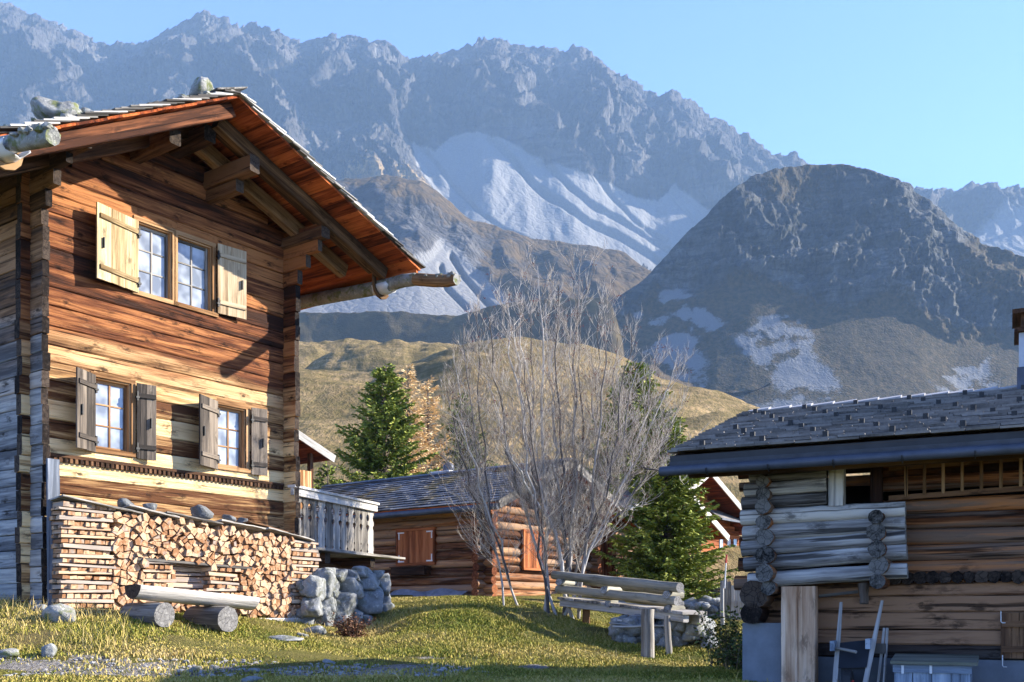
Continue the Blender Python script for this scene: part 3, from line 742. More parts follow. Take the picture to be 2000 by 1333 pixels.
# roof: boards under, shingles over, heavy beams
def slope_pt(side, s, v, off):
    t = TR if side > 0 else TL; k = 1 / math.hypot(1, t)
    return L3(A_ + side * s * k - side * 0 + side * off * t * k * (1), v, ZR - TH - s * t * k + off * k)
for side, name in ((1, 'roof_boarding'), (-1, 'roof_boarding')):
    t = TR if side > 0 else TL
    S = ((UR - A_) if side > 0 else (A_ - UL)) * math.hypot(1, t)
    mb = MB(20 + side); s = 0.0
    while s < S - .05:
        w = rg.uniform(.2, .34); e = min(s + w - .006, S)
        j = rg.uniform(0, .012)
        c = [slope_pt(side, s, O_ - .05, j), slope_pt(side, s, -6.4, j), slope_pt(side, e, -6.4, j), slope_pt(side, e, O_ - .05, j)]
        c2 = [slope_pt(side, s, O_ - .05, .035 + j), slope_pt(side, s, -6.4, .035 + j), slope_pt(side, e, -6.4, .035 + j), slope_pt(side, e, O_ - .05, .035 + j)]
        mb.hexa(c + c2); s += w
    mb.build(name, W_red, ch)
mbs = MB(30)
for side in (1, -1):
    t = TR if side > 0 else TL
    S = ((UR - A_) if side > 0 else (A_ - UL)) * math.hypot(1, t) + .06
    s = .12
    while s < S:
        lo, up = s, max(s - .52, -.02)
        v = O_ + rg.uniform(-.02, .03)
        while v > -6.3:
            w = rg.uniform(.12, .2) if v > .2 else (rg.uniform(.3, .5) if v > -1.5 else 1.2)
            jl = rg.uniform(-.03, .03); h0 = .045 + rg.uniform(0, .004); h1 = .105 + rg.uniform(-.006, .012)
            a, b = v, v - w + .008
            q = [slope_pt(side, up, a, h0), slope_pt(side, up, b, h0), slope_pt(side, lo + jl, b, h1), slope_pt(side, lo + jl, a, h1)]
            q2 = [slope_pt(side, up, a, h0 + .018), slope_pt(side, up, b, h0 + .018), slope_pt(side, lo + jl, b, h1 + .024), slope_pt(side, lo + jl, a, h1 + .024)]
            mbs.hexa(q + q2); v -= w
        s += .165 + rg.uniform(-.012, .012)
# boards capping the ridge
for k in range(5):
    v = O_ + .02 - k * 1.3
    mbs.hexa([slope_pt(-1, .42, v, .15), slope_pt(-1, .42, v - 1.28, .15), slope_pt(1, .05, v - 1.28, .21), slope_pt(1, .05, v, .21),
              slope_pt(-1, .42, v, .175), slope_pt(-1, .42, v - 1.28, .175), slope_pt(1, .05, v - 1.28, .24), slope_pt(1, .05, v, .24)])

# moss and lichen tufts along the verge
mm = mbs; nshing = len(mbs.f)
for k in range(70):
    side = rg.choice((1, 1, -1, -1, -1)); s = rg.uniform(.1, 3.9) if k > 24 else rg.uniform(0, .4) if k < 14 else rg.uniform(2.6, 3.8)
    p = slope_pt(side, s, O_ - rg.uniform(-.01, .5), .13)
    r = rg.uniform(.02, .06)
    mm.stone(p, r * 1.5, r * 1.3, r * .8, k, 2, .8)
mbs.mi[nshing:] = [1] * (len(mbs.f) - nshing)
mbs.build('roof_shingles', [W_silver, S_moss], ch)
def rafter(side, v, s0, s1, w, h, off, m, seed):
    q = MB(seed); q.beam(slope_pt(side, s0, v, -h / 2 - off), slope_pt(side, s1, v, -h / 2 - off), w, h, (0, 0, 1), 8, .004, .08, None, 1, .003)
    q.build('rafter', [m, E_dark], ch)
rafter(1, 1.0, .12, 4.25, .17, .24, .004, W_raft, 41); rafter(1, .82, .3, 4.1, .14, .17, .004, W_raft, 42)
rafter(1, .33, .1, 3.85, .18, .26, .06, W_raft, 43); rafter(-1, 1.38, .0, 4.24, .16, .22, .004, W_beam, 44); rafter(-1, .45, .1, 4.2, .16, .24, .03, W_dark, 45)
def purlin(u, z, h, w, v1, seed, m=W_dark):
    q = MB(seed); q.beam(L3(u, v1, z), L3(u, -6, z), w, h, (0, 0, 1), 6, .004, .1, None, 1); q.build('purlin', [m, E_dark], ch)
purlin(A_, soff(A_) - .36, .26, .22, .95, 51); purlin(3.02, 7.38, .28, .2, 1.22, 52); purlin(1.62, 7.34, .24, .2, 1.05, 53)
purlin(4.74, 6.98 - .17, .2, .2, 1.06, 54); purlin(3.05, 7.13, .2, .16, .8, 55); purlin(-.02, 6.62, .22, .2, 1.3, 56)
q = MB(57); q.beam(L3(UR - .1, O_ - .08, soff(UR - .1) - .09), L3(UR - .1, -6.2, soff(UR - .1) - .09), .05, .2, (0, 0, 1), 4, .003, .05)
q.build('eave_board', W_red, ch)
# crooked hollowed gutter logs with their hooks
ug = 6.4
pts = [fr.at_u(x, y, ug) for x, y in ((892, 546), (872, 549), (846, 549), (812, 546), (788, 549), (760, 557), (720, 566), (660, 577), (600, 589))]
b_ = pts[-1]; pts.append(b_ + (b_ - pts[-2]).normalized() * 4.0)
q = MB(61)
prof = [(math.cos(k * math.pi / 5) * (1 + .06 * math.sin(k * 2.3)), math.sin(k * math.pi / 5)) for k in range(10)]
q.sweep(pts, prof, (0, 0, 1), [.10, .115, .115, .12, .125, .13, .13, .13, .13, .13], .006, None, True, 1)
for k in range(26):
    i = rg.random() ** 1.3 * 3.2; a = pts[int(i)].lerp(pts[int(i) + 1], i % 1); an = rg.uniform(.2, 2.9)
    r = rg.uniform(.02, .045); q.stone(a + Vector((math.cos(an) * .11, 0, math.sin(an) * .11)), r * 1.4, r * 1.4, r, k + 90, 1, .9, None, False)
    q.mi[-80:] = [2] * 80
q.build('gutter_log', [W_raft, E_mossy, S_moss], ch)
def hook(u, v, z, sgn, seed):
    q = MB(seed); r = .19
    path = [L3(u - sgn * r * 1.05, v, z + (.5 if sgn > 0 else .22)), L3(u - sgn * r * 1.05, v, z + .12)] + [L3(u - sgn * r * math.cos(a), v, z - r * math.sin(a)) for a in (0, .5, 1.0, 1.57, 2.1, 2.6)]
    q.sweep(path, [(-.04, -.02), (.04, -.02), (.04, .02), (-.04, .02)], (0, 1, 0)); q.build('gutter_hook', W_raft, ch)
    q = MB(seed + 1); r = .17
    vs = []; 
    for vv in (v + .28, v + .05, v - .12):
        for k in range(9):
            a = math.pi * (k / 8); rr = r * (1 + .05 * math.sin(k * 3 + vv * 7))
            vs.append(L3(u - sgn * rr * math.cos(a), vv + .04 * math.sin(k * 1.7), z + .02 - rr * math.sin(a) * .95))
    fsx = [(i * 9 + j, i * 9 + j + 1, i * 9 + j + 10, i * 9 + j + 9) for i in range(2) for j in range(8)]
    q.add(vs, fsx, None, .5, True); o = q.build('gutter_sheet', K_zinc, ch)
    so = o.modifiers.new('thick', 'SOLIDIFY'); so.thickness = .008
g_ = fr.at_u(745, 562, ug); hook(ug, -g_.y, g_.z, 1, 63)
ul_ = -1.56
pl_ = [fr.at_u(x, y, ul_) for x, y in ((103, 268), (88, 270), (60, 275), (30, 281), (0, 287))]; pl_.append(pl_[-1] + (pl_[-1] - pl_[-2]).normalized() * 4)
q = MB(66); q.sweep(pl_, prof, (0, 0, 1), [.09, .105, .11, .11, .115, .115], .008, None, True, 1)
for k in range(40):
    i = rg.random() * 2.5; a = pl_[int(i)].lerp(pl_[int(i) + 1], i % 1); an = rg.uniform(.3, 2.9)
    r = rg.uniform(.02, .05); q.stone(a + Vector((math.cos(an) * .12, 0, math.sin(an) * .12)), r * 1.4, r * 1.4, r, k + 190, 1, .9, None, False); q.mi[-80:] = [2] * 80
q.build('gutter_log', [W_grey, E_mossy, S_moss], ch)
hook(ul_, 2.1, fr.at_u(30, 281, ul_).z - .02, -1, 68)

# windows and shutters
def window(u0, u1, z0, z1, cols, rws, seed, par=ch, m=W_frame, rec=.10, tw=.07, sash_m=None):
    q = MB(seed); p = .018
    q.box((u0 - tw, -p, z1), (u1 + tw, .05, z1 + tw)); q.box((u0 - tw - .03, -p - .03, z0 - tw), (u1 + tw + .03, .06, z0))
    q.box((u0 - tw, -p, z0), (u0, .05, z1)); q.box((u1, -p, z0), (u1 + tw, .05, z1))
    q.box((u0, .012, z0), (u0 + .025, rec + .05, z1)); q.box((u1 - .025, .012, z0), (u1, rec + .05, z1)); q.box((u0 + .025, .012, z1 - .025), (u1 - .025, rec + .05, z1))
    f = q.build('window', m, par)
    a, b, c, d = u0 + .025, u1 - .025, z0, z1 - .025
    q = MB(seed + 1); w = .045
    q.box((a, rec - .02, c), (a + w, rec + .02, d)); q.box((b - w, rec - .02, c), (b, rec + .02, d)); q.box((a + w, rec - .02, c), (b - w, rec + .02, c + w)); q.box((a + w, rec - .02, d - w), (b - w, rec + .02, d))
    for k in range(1, cols):
        x = a + w + (b - a - 2 * w) * k / cols; q.box((x - .014, rec - .012, c + w), (x + .014, rec + .012, d - w))
    for k in range(1, rws):
        y = c + w + (d - c - 2 * w) * k / rws
        for kk in range(cols):
            x0 = a + w + (b - a - 2 * w) * kk / cols + (.014 if kk else 0); x1 = a + w + (b - a - 2 * w) * (kk + 1) / cols - (.014 if kk < cols - 1 else 0)
            q.box((x0, rec - .01, y - .011), (x1, rec + .01, y + .011))
    q.build('sash', sash_m or W_frame, f)
    q = MB(seed + 2); q.box((a + w * .5, rec + .003, c + w * .5), (b - w * .5, rec + .008, d - w * .5)); q.build('pane', K_pane, f)
    return f
for k, (a, b, c, d) in enumerate(wins):
    window(a, b, c, d, 2, 3, 100 + k * 5, sash_m=W_grey if k < 2 else W_frame)
def shutter(TLp, BLp, TRp, BRp, vL, vR, hinge, m, seed, boards=3):
    a, b, c, d = fr.at(*TLp, vL), fr.at(*BLp, vL), fr.at(*TRp, vR), fr.at(*BRp, vR)
    zt = (a.z + c.z) / 2; zb = (b.z + d.z) / 2
    a.z = c.z = zt; b.z = d.z = zb; b.x = a.x; d.x = c.x
    ex = (c - a); W = ex.length; ex.normalize(); nrm = Vector((ex.y, -ex.x, 0))
    if nrm.y > 0: nrm = -nrm
    q = MB(seed); off = nrm * -.015
    for k in range(boards):
        p0 = a + ex * (W * k / boards + .002) + off; p1 = a + ex * (W * (k + 1) / boards - .002) + off
        lo0, lo1 = Vector((p0.x, p0.y, zb + rg.uniform(-.008, .008))), Vector((p1.x, p1.y, zb + rg.uniform(-.008, .008)))
        t = nrm * .026
        q.hexa([lo0, lo1, lo1 + t, lo0 + t, Vector((p0.x, p0.y, zt)), Vector((p1.x, p1.y, zt)), Vector((p1.x, p1.y, zt)) + t, Vector((p0.x, p0.y, zt)) + t])
    o = q.build('shutter', m, ch)
    for fz in (.16, .84):
        zc = zb + (zt - zb) * fz; q = MB(seed + 1)
        p0 = a + ex * (W * .06) + nrm * .011; p1 = a + ex * (W * .97) + nrm * .011; t = nrm * .024
        lo0 = Vector((p0.x, p0.y, zc - .035)); lo1 = Vector((p1.x, p1.y, zc - .035)); hi0 = Vector((p0.x, p0.y, zc + .035)); hi1 = Vector((p1.x, p1.y, zc + .035))
        q.hexa([lo0, lo1, lo1 + t, lo0 + t, hi0, hi1, hi1 + t, hi0 + t]); q.build('batten', m, o)
        hp = (c if hinge == 'R' else a) + nrm * .01; q = MB(seed + 2)
        q.box((hp.x - .03, hp.y - .035, zc - .05), (hp.x + .03, hp.y + .005, zc - .02)); q.box((hp.x - .012, hp.y - .03, zc - .09), (hp.x + .012, hp.y + .0, zc + .06)); q.build('hinge', K_iron, o)
    fp = (a if hinge == 'R' else c) + ex * (.12 if hinge == 'R' else -.1) * 1.0; q = MB(seed + 3); zc = zb + (zt - zb) * .42
    q.box((fp.x - .008, fp.y - .05, zc), (fp.x + .008, fp.y - .015, zc + .16)); q.build('latch', K_iron, o)
    return o
shutter((189, 395), (187, 548), (270, 432), (268, 566), .22, .05, 'R', W_shutter, 130)
shutter((425, 474), (424, 608), (481, 494), (480, 628), .05, .12, 'L', W_shutter2, 135)
shutter((150, 722), (148, 877), (186, 728), (185, 880), .30, .05, 'R', W_shutgrey, 140, 2)
shutter((267, 749), (266, 896), (305, 754), (303, 900), .05, .12, 'L', W_shutgrey, 145, 2)
shutter((390, 774), (388, 910), (425, 780), (423, 913), .30, .05, 'R', W_shutgrey, 150, 2)
shutter((491, 796), (490, 927), (522, 801), (521, 930), .05, .12, 'L', W_shutgrey, 155, 2)
# toothed string course under the lower windows
q = MB(160); q.beam(L3(.12, .035, 2.36), L3(L_ - .03, .035, 2.36), .05, .05, (0, 0, 1), 12, .002, .1); q.beam(L3(.12, .02, 2.30), L3(L_ - .03, .02, 2.30), .03, .06, (0, 0, 1), 12, .002, .1)
u = .14
while u < L_ - .06:
    q.box((u, -.055, 2.265), (u + .042, -.036, 2.333)); u += .085
q.build('toothed_trim', W_dark, ch)

# stones weighing down the chalet roof
def roof_z(u): return soff(u) + .14
for (px_, py_, v, rx, ry, rz, lab, sd) in ((115, 205, 1.25, .29, .26, .21, 'large pale lichened boulder on the lower chalet roof', 5), (393, 184, 1.2, .20, .2, .2, 'pointed greenish stone near the chalet roof ridge', 9), (172, 206, 1.45, .10, .12, .055, 'small flat mossy stone beside the pale boulder on the roof', 14)):
    u = fr.at(px_, py_, v).x
    q = MB(sd); q.stone((0, 0, 0), rx, ry, rz, sd, 4, .45)
    o = q.build('roof_stone', S_moss); w = fr.world(u, v, roof_z(u) + rz * .72); o.location = w
    tag(o, lab, 'stone', 'stones on the chalet roof')
# weathered board standing at the near corner
a = fr.at(106, 897, .48)
q = MB(170); q.beam(fr.world(a.x, .48, -.1), fr.world(a.x - .01, .46, a.z), .045, .185, fr.u, 6, .003, .08)
tag(q.build('upright_board', W_bluegrey), 'tall blue-grey board standing upright at the chalet corner', 'board')
# ---------------------------------------------------------------- firewood stacked against the gable
re_ = random.Random(21)
PV = .78
u0p, u1p = -.06, 4.85
def ptop(u): return 1.60 + (1.31 - 1.60) * (u - u0p) / (u1p - u0p)
def pbot(u): return .0 - .12 * (u - u0p) / (u1p - u0p)
def pu(px): return fr.at(px, 1150, PV).x
cribs = [(u0p, pu(222), -1, 9), (pu(284), pu(342), .16, .80), (pu(411), pu(466), .05, .72), (pu(573), u1p, -1, 9)]
hole = (pu(343), pu(411), .34, .80)
pieces = []     # (area, corners in (u, z), v front, length, crib?)
def blocked(u, z):
    for (a, b, c, d) in cribs + [hole]:
        if a < u < b and c < z < d: return True
    return False
def clip(pl, px_, pz_, nx_, nz_):
    out = []
    for k in range(len(pl)):
        a, b = pl[k], pl[(k + 1) % len(pl)]
        da = (a[0] - px_) * nx_ + (a[1] - pz_) * nz_; db = (b[0] - px_) * nx_ + (b[1] - pz_) * nz_
        if da <= 0: out.append(a)
        if da * db < 0: t = da / (da - db); out.append((a[0] + (b[0] - a[0]) * t, a[1] + (b[1] - a[1]) * t))
    return out
seeds = []
du, dz = .118, .10
for j in range(-1, 18):
    for i in range(-1, int((u1p - u0p) / du) + 2):
        seeds.append((u0p + du * (i + .5 * (j % 2)) + re_.uniform(-.042, .042), j * dz + re_.uniform(-.036, .036) + pbot(i * du)))
SA = np.array(seeds)
for (cu, cz) in seeds:
    if blocked(cu, cz) or cu < u0p or cu > u1p or cz > ptop(cu) - .02 or cz < pbot(cu): continue
    d = np.hypot(SA[:, 0] - cu, SA[:, 1] - cz); nb_ = np.argsort(d)[1:13]
    pl = [(cu - .12, cz - .12), (cu + .12, cz - .12), (cu + .12, cz + .12), (cu - .12, cz + .12)]
    for k in nb_:
        x, z = SA[k]; pl = clip(pl, (x + cu) / 2, (z + cz) / 2, x - cu, z - cz)
        if len(pl) < 3: break
    if len(pl) < 3: continue
    while len(pl) > 4:                             # few-sided, as split wood is
        e = [math.hypot(pl[k][0] - pl[(k + 1) % len(pl)][0], pl[k][1] - pl[(k + 1) % len(pl)][1]) for k in range(len(pl))]
        k = e.index(min(e)); k2 = (k + 1) % len(pl)
        if e[k] > .05 and len(pl) <= 5: break
        m_ = ((pl[k][0] + pl[k2][0]) / 2, (pl[k][1] + pl[k2][1]) / 2); pl = [m_ if q == k else p for q, p in enumerate(pl) if q != k2]
    polys = [pl]
    if re_.random() < .42:
        an = re_.uniform(0, 3.14); nx_, nz_ = math.cos(an), math.sin(an)
        polys = [q for q in (clip(pl, cu, cz, nx_, nz_), clip(pl, cu, cz, -nx_, -nz_)) if len(q) > 2]
    for q in polys:
        mx = sum(p[0] for p in q) / len(q); mz = sum(p[1] for p in q) / len(q); k = re_.uniform(.86, .96)
        pieces.append(([(mx + (a - mx) * k, mz + (b - mz) * k) for a, b in q], PV + re_.uniform(-.05, .035), .36, False))
for ci, (a, b, c, d) in enumerate(cribs):
    z = max(c, pbot(a)); zt = min(d, ptop((a + b) / 2)); lay = 0
    while z < zt - .03:
        h = re_.uniform(.055, .085)
        if lay % 2 == 0:
            vs_ = (PV - .04, PV - .22) if ci else (PV - .04, PV - .24)
            for vv in vs_:
                e0, e1 = a - re_.uniform(-.02, .05), b + re_.uniform(-.03, .05); t = re_.uniform(-.02, .02)
                pieces.append(([(e0, z + re_.uniform(0, .012)), (e1, z + t + .006), (e1, z + t + h * re_.uniform(.7, .95)), (e0, z + h * re_.uniform(.75, .98))], vv + re_.uniform(.0, .05), .09, True))
        else:
            x = a + re_.uniform(0, .02)
            while x < b - .04:
                w = re_.uniform(.06, .13)
                pieces.append(([(x, z), (x + w - .008, z + re_.uniform(0, .01)), (x + w - .012, z + h * re_.uniform(.75, .98)), (x + .006, z + h * re_.uniform(.75, .98))], PV + re_.uniform(-.05, .02), .36, False))
                x += w
        z += h; lay += 1
# the hollow's back, a little deeper in
z = hole[2] - .1; lay = 0
while z < hole[3]:
    h = re_.uniform(.06, .1)
    pieces.append(([(hole[0] - .05, z), (hole[1] + .1, z + re_.uniform(-.02, .02)), (hole[1] + .1, z + h * .8), (hole[0] - .05, z + h * .9)], PV - .2 + re_.uniform(-.04, .04), .1, True)); z += h
# the end of the second stack, round the corner
z = .25
while z < 1.45:
    h = re_.uniform(.06, .1); a = -1.6; b = -.48 + re_.uniform(-.04, .03) - .12
    pieces.append(([(a, z), (b, z), (b, z + h * .85), (a, z + h * .9)], -.55 + re_.uniform(-.03, .03), .12, True)); z += h
def piece_mesh(mb, pl, v, ln, lengthwise):
    n = len(pl); n_ = 3
    cu = sum(p[0] for p in pl) / n; cz = sum(p[1] for p in pl) / n
    if lengthwise:
        (a0, z0), (a1, z1), (a2, z2), (a3, z3) = pl
        def sec(f, wob):
            x = a0 + (a1 - a0) * f; lo = z0 + (z1 - z0) * f; hi = z3 + (z2 - z3) * f
            return [Vector((x, -(v - ln), lo + wob * .5)), Vector((x, -v - wob, lo + .006)), Vector((x, -v + abs(wob), hi)), Vector((x, -(v - ln), hi - .01))]
        vs = []; gs = []; fs = []
        off = (re_.random() * 50, re_.random() * 50, re_.random() * 50)
        for k in range(5):
            for p in sec(k / 4, re_.uniform(-.012, .012)): vs.append(p); gs.append((p.x + off[0], p.y + off[1], p.z + off[2]))
        for k in range(4):
            for j in range(4): fs.append((k * 4 + j, k * 4 + (j + 1) % 4, k * 4 + 4 + (j + 1) % 4, k * 4 + 4 + j))
        t = re_.uniform(.45, 1); mb.add(vs, fs, gs, t); mb.add(vs[:4], [(3, 2, 1, 0)], gs[:4], t, False, 1); mb.add(vs[-4:], [(0, 1, 2, 3)], gs[-4:], t, False, 1)
    else:
        off = (re_.random() * 50, re_.random() * 50, re_.random() * 50); t = re_.random()
        tl = re_.uniform(-.03, .03); tz = re_.uniform(-.02, .02)
        f = [Vector((a, -v, b)) for a, b in pl]; bk = [Vector((a + tl, -(v - ln), b + tz)) for a, b in pl]
        g = [(off[0] + (0 if k < n else ln), p.x + off[1], p.z + off[2]) for k, p in enumerate(f + bk)]
        mb.add(f + bk, [(i, i + n, (i + 1) % n + n, (i + 1) % n) for i in range(n)] + [tuple(range(2 * n - 1, n - 1, -1))], g, t)
        mb.add(f, [tuple(range(n))], g[:n], t, False, 1)
def area(p):
    pl = p[0]; n = len(pl)
    return abs(sum(pl[i][0] * pl[(i + 1) % n][1] - pl[(i + 1) % n][0] * pl[i][1] for i in range(n))) / 2
def apparent(p):
    w = fr.world(sum(a for a, b in p[0]) / len(p[0]), p[1], 1); return area(p) / w.y ** 2 * (1 if p[1] > PV - .12 or p[0][0][0] < -.5 else .2)
pieces.sort(key=apparent, reverse=True)
rest = MB(23)
for k, p in enumerate(pieces):
    if k < 298:
        mb = MB(k); cu = sum(a for a, b in p[0]) / len(p[0]); cz = sum(b for a, b in p[0]) / len(p[0])
        pl = [(a - cu, b - cz) for a, b in p[0]]
        piece_mesh(mb, pl, p[2] / 2, p[2], p[3]); mb.t = [re_.random() if False else x for x in mb.t]
        o = mb.build('split_firewood', [W_fire, E_fire]); o.location = fr.world(cu, p[1] - p[2] / 2, cz); o.rotation_euler = (0, 0, fr.ang)
        if cu < -.4: tag(o, 'split firewood billet in the small stack left of the dark chalet corner', 'firewood', 'firewood stacked round the chalet corner')
        elif p[3]: tag(o, 'split firewood billet lying lengthwise in a cribbed part of the chalet stack', 'firewood', 'firewood billets laid lengthwise in the stack')
        else: tag(o, 'split firewood billet stacked against the chalet with its cut end facing out', 'firewood', 'firewood billets stacked with their ends facing out')
    else: piece_mesh(rest, *p)
ro = rest.build('firewood', [W_fire, E_fire]); ro.location = (fr.O.x, fr.O.y, 0); ro.rotation_euler = (0, 0, fr.ang)
tag(ro, 'smaller split firewood filling the rest of the stack against the chalet', 'firewood', None, 'stuff')

def at_chalet(o): o.location = (fr.O.x, fr.O.y, 0); o.rotation_euler = (0, 0, fr.ang); return o
q = MB(180); a, b = fr.at(262, 1087, PV), fr.at(492, 1107, PV)
q.beam(L3(a.x, PV - .12, a.z - .03), L3(b.x, PV - .12, b.z - .03), .26, .05, (0, 0, 1), 6, .006, .2, None, 0, .004)
tag(at_chalet(q.build('lintel_board', W_grey)), 'flat grey board bridging the hollow inside the firewood stack', 'board')
q = MB(181); a, b = fr.at(440, 1212, PV + .05), fr.at(612, 1207, PV + .05)
q.beam(L3(a.x, PV - .02, a.z - .03), L3(b.x, PV - .02, b.z - .04), .1, .10, (0, 0, 1), 6, .004, .15)
tag(at_chalet(q.build('base_beam', W_bench)), 'pale squared beam carrying the foot of the firewood stack', 'beam')
covers = [((119, 972), (276, 1006), .30, 'longest grey cover board over the cribbed left end of the firewood'), ((248, 990), (348, 1014), .55, 'cover board with two small dark stones on the firewood stack'), ((322, 1004), (432, 1026), .6, 'cover board under the largest dark stone on the firewood stack'),
          ((428, 1019), (527, 1037), .55, 'cover board under the pair of round dark stones on the firewood'), ((482, 1022), (560, 1042), .2, 'upper tilted cover board near the balcony end of the firewood'), ((520, 1034), (612, 1058), .5, 'lowest cover board where the firewood ends beside the balcony')]
for k, (p0, p1, vv, lab) in enumerate(covers):
    a, b = fr.at(*p0, PV), fr.at(*p1, PV); q = MB(185 + k)
    q.beam(L3(a.x, PV - .16, a.z + .0), L3(b.x, PV - .18 + re_.uniform(-.03, .03), b.z - .005), .44, .024, (0, .12, 1), 8, .006, .25, None, 0, .003)
    tag(at_chalet(q.build('cover_board', W_dark if k in (4,) else W_grey)), lab, 'board', 'boards covering the firewood')
for k, (x, y, r, lab) in enumerate(((243, 987, 17, 'dark flat stone at the left of the row on the firewood cover'), (293, 993, 13, 'small dark stone second from the left on the firewood cover'), (393, 1004, 19, 'biggest dark angular stone on the firewood cover'), (448, 1014, 12, 'small round dark stone right of the biggest one on the firewood cover'), (474, 1018, 10, 'smallest dark stone on the firewood cover near the balcony'))):
    a = fr.at(x, y, PV - .16); w = fr.world(a.x, PV - .16, a.z + .01); rr = r * w.y / F
    q = MB(195 + k); q.stone((0, 0, 0), rr * 1.1, rr, rr * .75, 31 + k, 3, .4); o = q.build('weight_stone', S_dark); o.location = w
    tag(o, lab, 'stone', 'dark stones holding down the firewood cover')

# log bench
be = thing('log_bench', 'bleached half-log bench on two log blocks before the firewood', 'bench', tuple(fr.world(1.6, 1.5, -.25)), fr.ang)
def BL(u, v, z): return Vector((u - 1.6, -(v - 1.5), z + .25))
q = MB(200)
prof = [(.205, 0), (.19, -.07), (.155, -.13), (.10, -.175), (.0, -.20), (-.10, -.175), (-.155, -.13), (-.19, -.07), (-.205, 0), (-.1, .012), (.1, .012)]
q.sweep([BL(.58 + 2.13 * k / 10, 1.52, .40 - .155 * k / 10) for k in range(11)], prof, (0, 0, 1), None, .004, .8, True, 1)
q.build('seat', [W_bench, E_dark], be)
for (u, z, r, v1) in ((.83, -.015, .178, 1.92), (1.93, -.085, .195, 1.93)):
    q = MB(int(u * 100)); q.log(BL(u - .02, 1.1, z), BL(u, v1, z - .01), r * .97, r, 4, 20, .003, .2); q.build('leg', [W_grey, E_grey], be)

# ---------------------------------------------------------------- dry stone wall and balcony beside the chalet
TO = Vector((-3.52, 17.9, 0)); ft = Frame(TO, R(69.8))
q = MB(210)
STN = [(636, 1144, 18, 23), (674, 1148, 24, 20), (714, 1137, 20, 18), (743, 1147, 16, 20), (663, 1181, 23, 22), (710, 1173, 27, 26), (746, 1175, 16, 16), (627, 1204, 19, 20), (737, 1204, 22, 21), (704, 1216, 20, 11),
       (662, 1123, 12, 11), (684, 1126, 14, 10), (641, 1121, 12, 9), (638, 1180, 14, 15), (690, 1205, 17, 15), (660, 1213, 18, 14), (612, 1150, 16, 22), (610, 1185, 16, 18), (733, 1125, 12, 10), (705, 1119, 12, 8), (752, 1190, 10, 12), (690, 1158, 10, 8), (650, 1163, 9, 8), (725, 1188, 9, 8), (672, 1224, 12, 8), (752, 1218, 12, 10)]
for k, (x, y, rx, ry) in enumerate(STN):
    a = ft.at(x, y, -.12); Y = (TO + ft.u * a.x).y; w = ft.world(a.x, -.12, a.z) - TO
    q.stone(w, rx * Y / F * 1.28, .3, ry * Y / F * 1.2, 50 + k, 4, .34, None, True, re_.uniform(-.2, .2), True)
for k in range(46):
    u = re_.uniform(-.1, 2.9); w = ft.world(u, re_.uniform(-1.2, -.5), re_.uniform(-.4, .68 - .08 * u)) - TO
    q.stone(w, re_.uniform(.22, .34), .3, re_.uniform(.2, .3), 150 + k, 2, .4)
for k in range(60):
    u = re_.uniform(.0, 2.75); w = ft.world(u, -.28 + re_.uniform(-.1, .05), re_.uniform(-.4, .72 - .09 * u)) - TO
    q.stone(w, re_.uniform(.1, .2), .2, re_.uniform(.1, .18), 250 + k, 2, .4, 0, True, 0, True)
o = q.build('dry_stone_wall', S_wall); o.location = TO; tag(o, 'grey boulder wall under the chalet balcony deck', 'wall')
BO = Vector((-4.03, 18.6, 0)); fb = Frame(BO, R(69.8))
ba = thing('balcony', 'weathered grey balcony with heart cut-outs beside the chalet corner', 'balcony', (BO.x, BO.y, 1.2), R(69.8))
def B3(u, v, z): return Vector((u, -v, z - 1.2))
q = MB(220); w = .285; nb = 11
for k in range(nb):
    ua = .02 + k * w + .008; ub = .02 + (k + 1) * w - .008
    if ub > 3.16: break
    prof = []
    for (zz, cut) in ((1.26, 0), (1.30, .03), (1.335, .0), (1.40, 0), (1.44, .018), (1.47, 0), (1.71, 0), (1.735, .012), (1.79, .05), (1.83, .058), (1.85, .03), (1.862, .0), (1.93, 0), (1.945, .03), (1.975, .05), (2.005, .056), (2.035, .05), (2.065, .03), (2.08, 0), (2.17, 0)):
        prof.append((zz, cut))
    left = [(ua + (c if k else 0), zz) for zz, c in prof]; right = [(ub - c, zz) for zz, c in reversed(prof)]
    pl = left + right; n = len(pl)
    f = [B3(a, .0, b) for a, b in pl]; bk = [B3(a, -.028, b) for a, b in pl]; off = re_.random() * 50
    gs = [(b + off, a + off, 0) for a, b in pl]
    t = re_.random()
    q.add(f, [tuple(range(n - 1, -1, -1))], gs, t); q.add(bk, [tuple(range(n))], gs, t)
    q.add(f + bk, [(i, (i + 1) % n, (i + 1) % n + n, i + n) for i in range(n)], gs + gs, t)
q.build('railing_boards', W_grey, ba)
q = MB(221); q.beam(B3(-.1, .03, 2.325), B3(3.2, .03, 2.325), .16, .05, (0, 0, 1), 4, .002, .1, .9); q.beam(B3(-.1, .045, 2.23), B3(3.17, .045, 2.23), .06, .135, (0, 0, 1), 4, .002, .08, .8); q.build('handrail', W_bench, ba)
q = MB(222)
for k in range(5): q.beam(B3(-.3, .1 - k * .26, 1.215), B3(4.2 - .25 * (k > 0), .1 - k * .26, 1.215), .25, .05, (0, 0, 1), 4, .003, .08)
q.build('deck', W_grey, ba)
for u in (1.15, 3.0):
    q = MB(int(u * 30)); q.beam(B3(u, .05, 1.07), B3(u, -1.6, 1.07), .2, .2, (0, 0, 1), 3, .004, .1, None, 1); q.build('joist', [W_dark, E_dark], ba)
q = MB(224); q.beam(B3(-.3, -.75, .92), B3(4.0, -.75, .92), .2, .2); q.build('bearer', W_dark, ba)
q = MB(225); q.box(tuple(B3(-.4, -1.3, -.2)), tuple(B3(3.6, -1.5, 1.15))); 
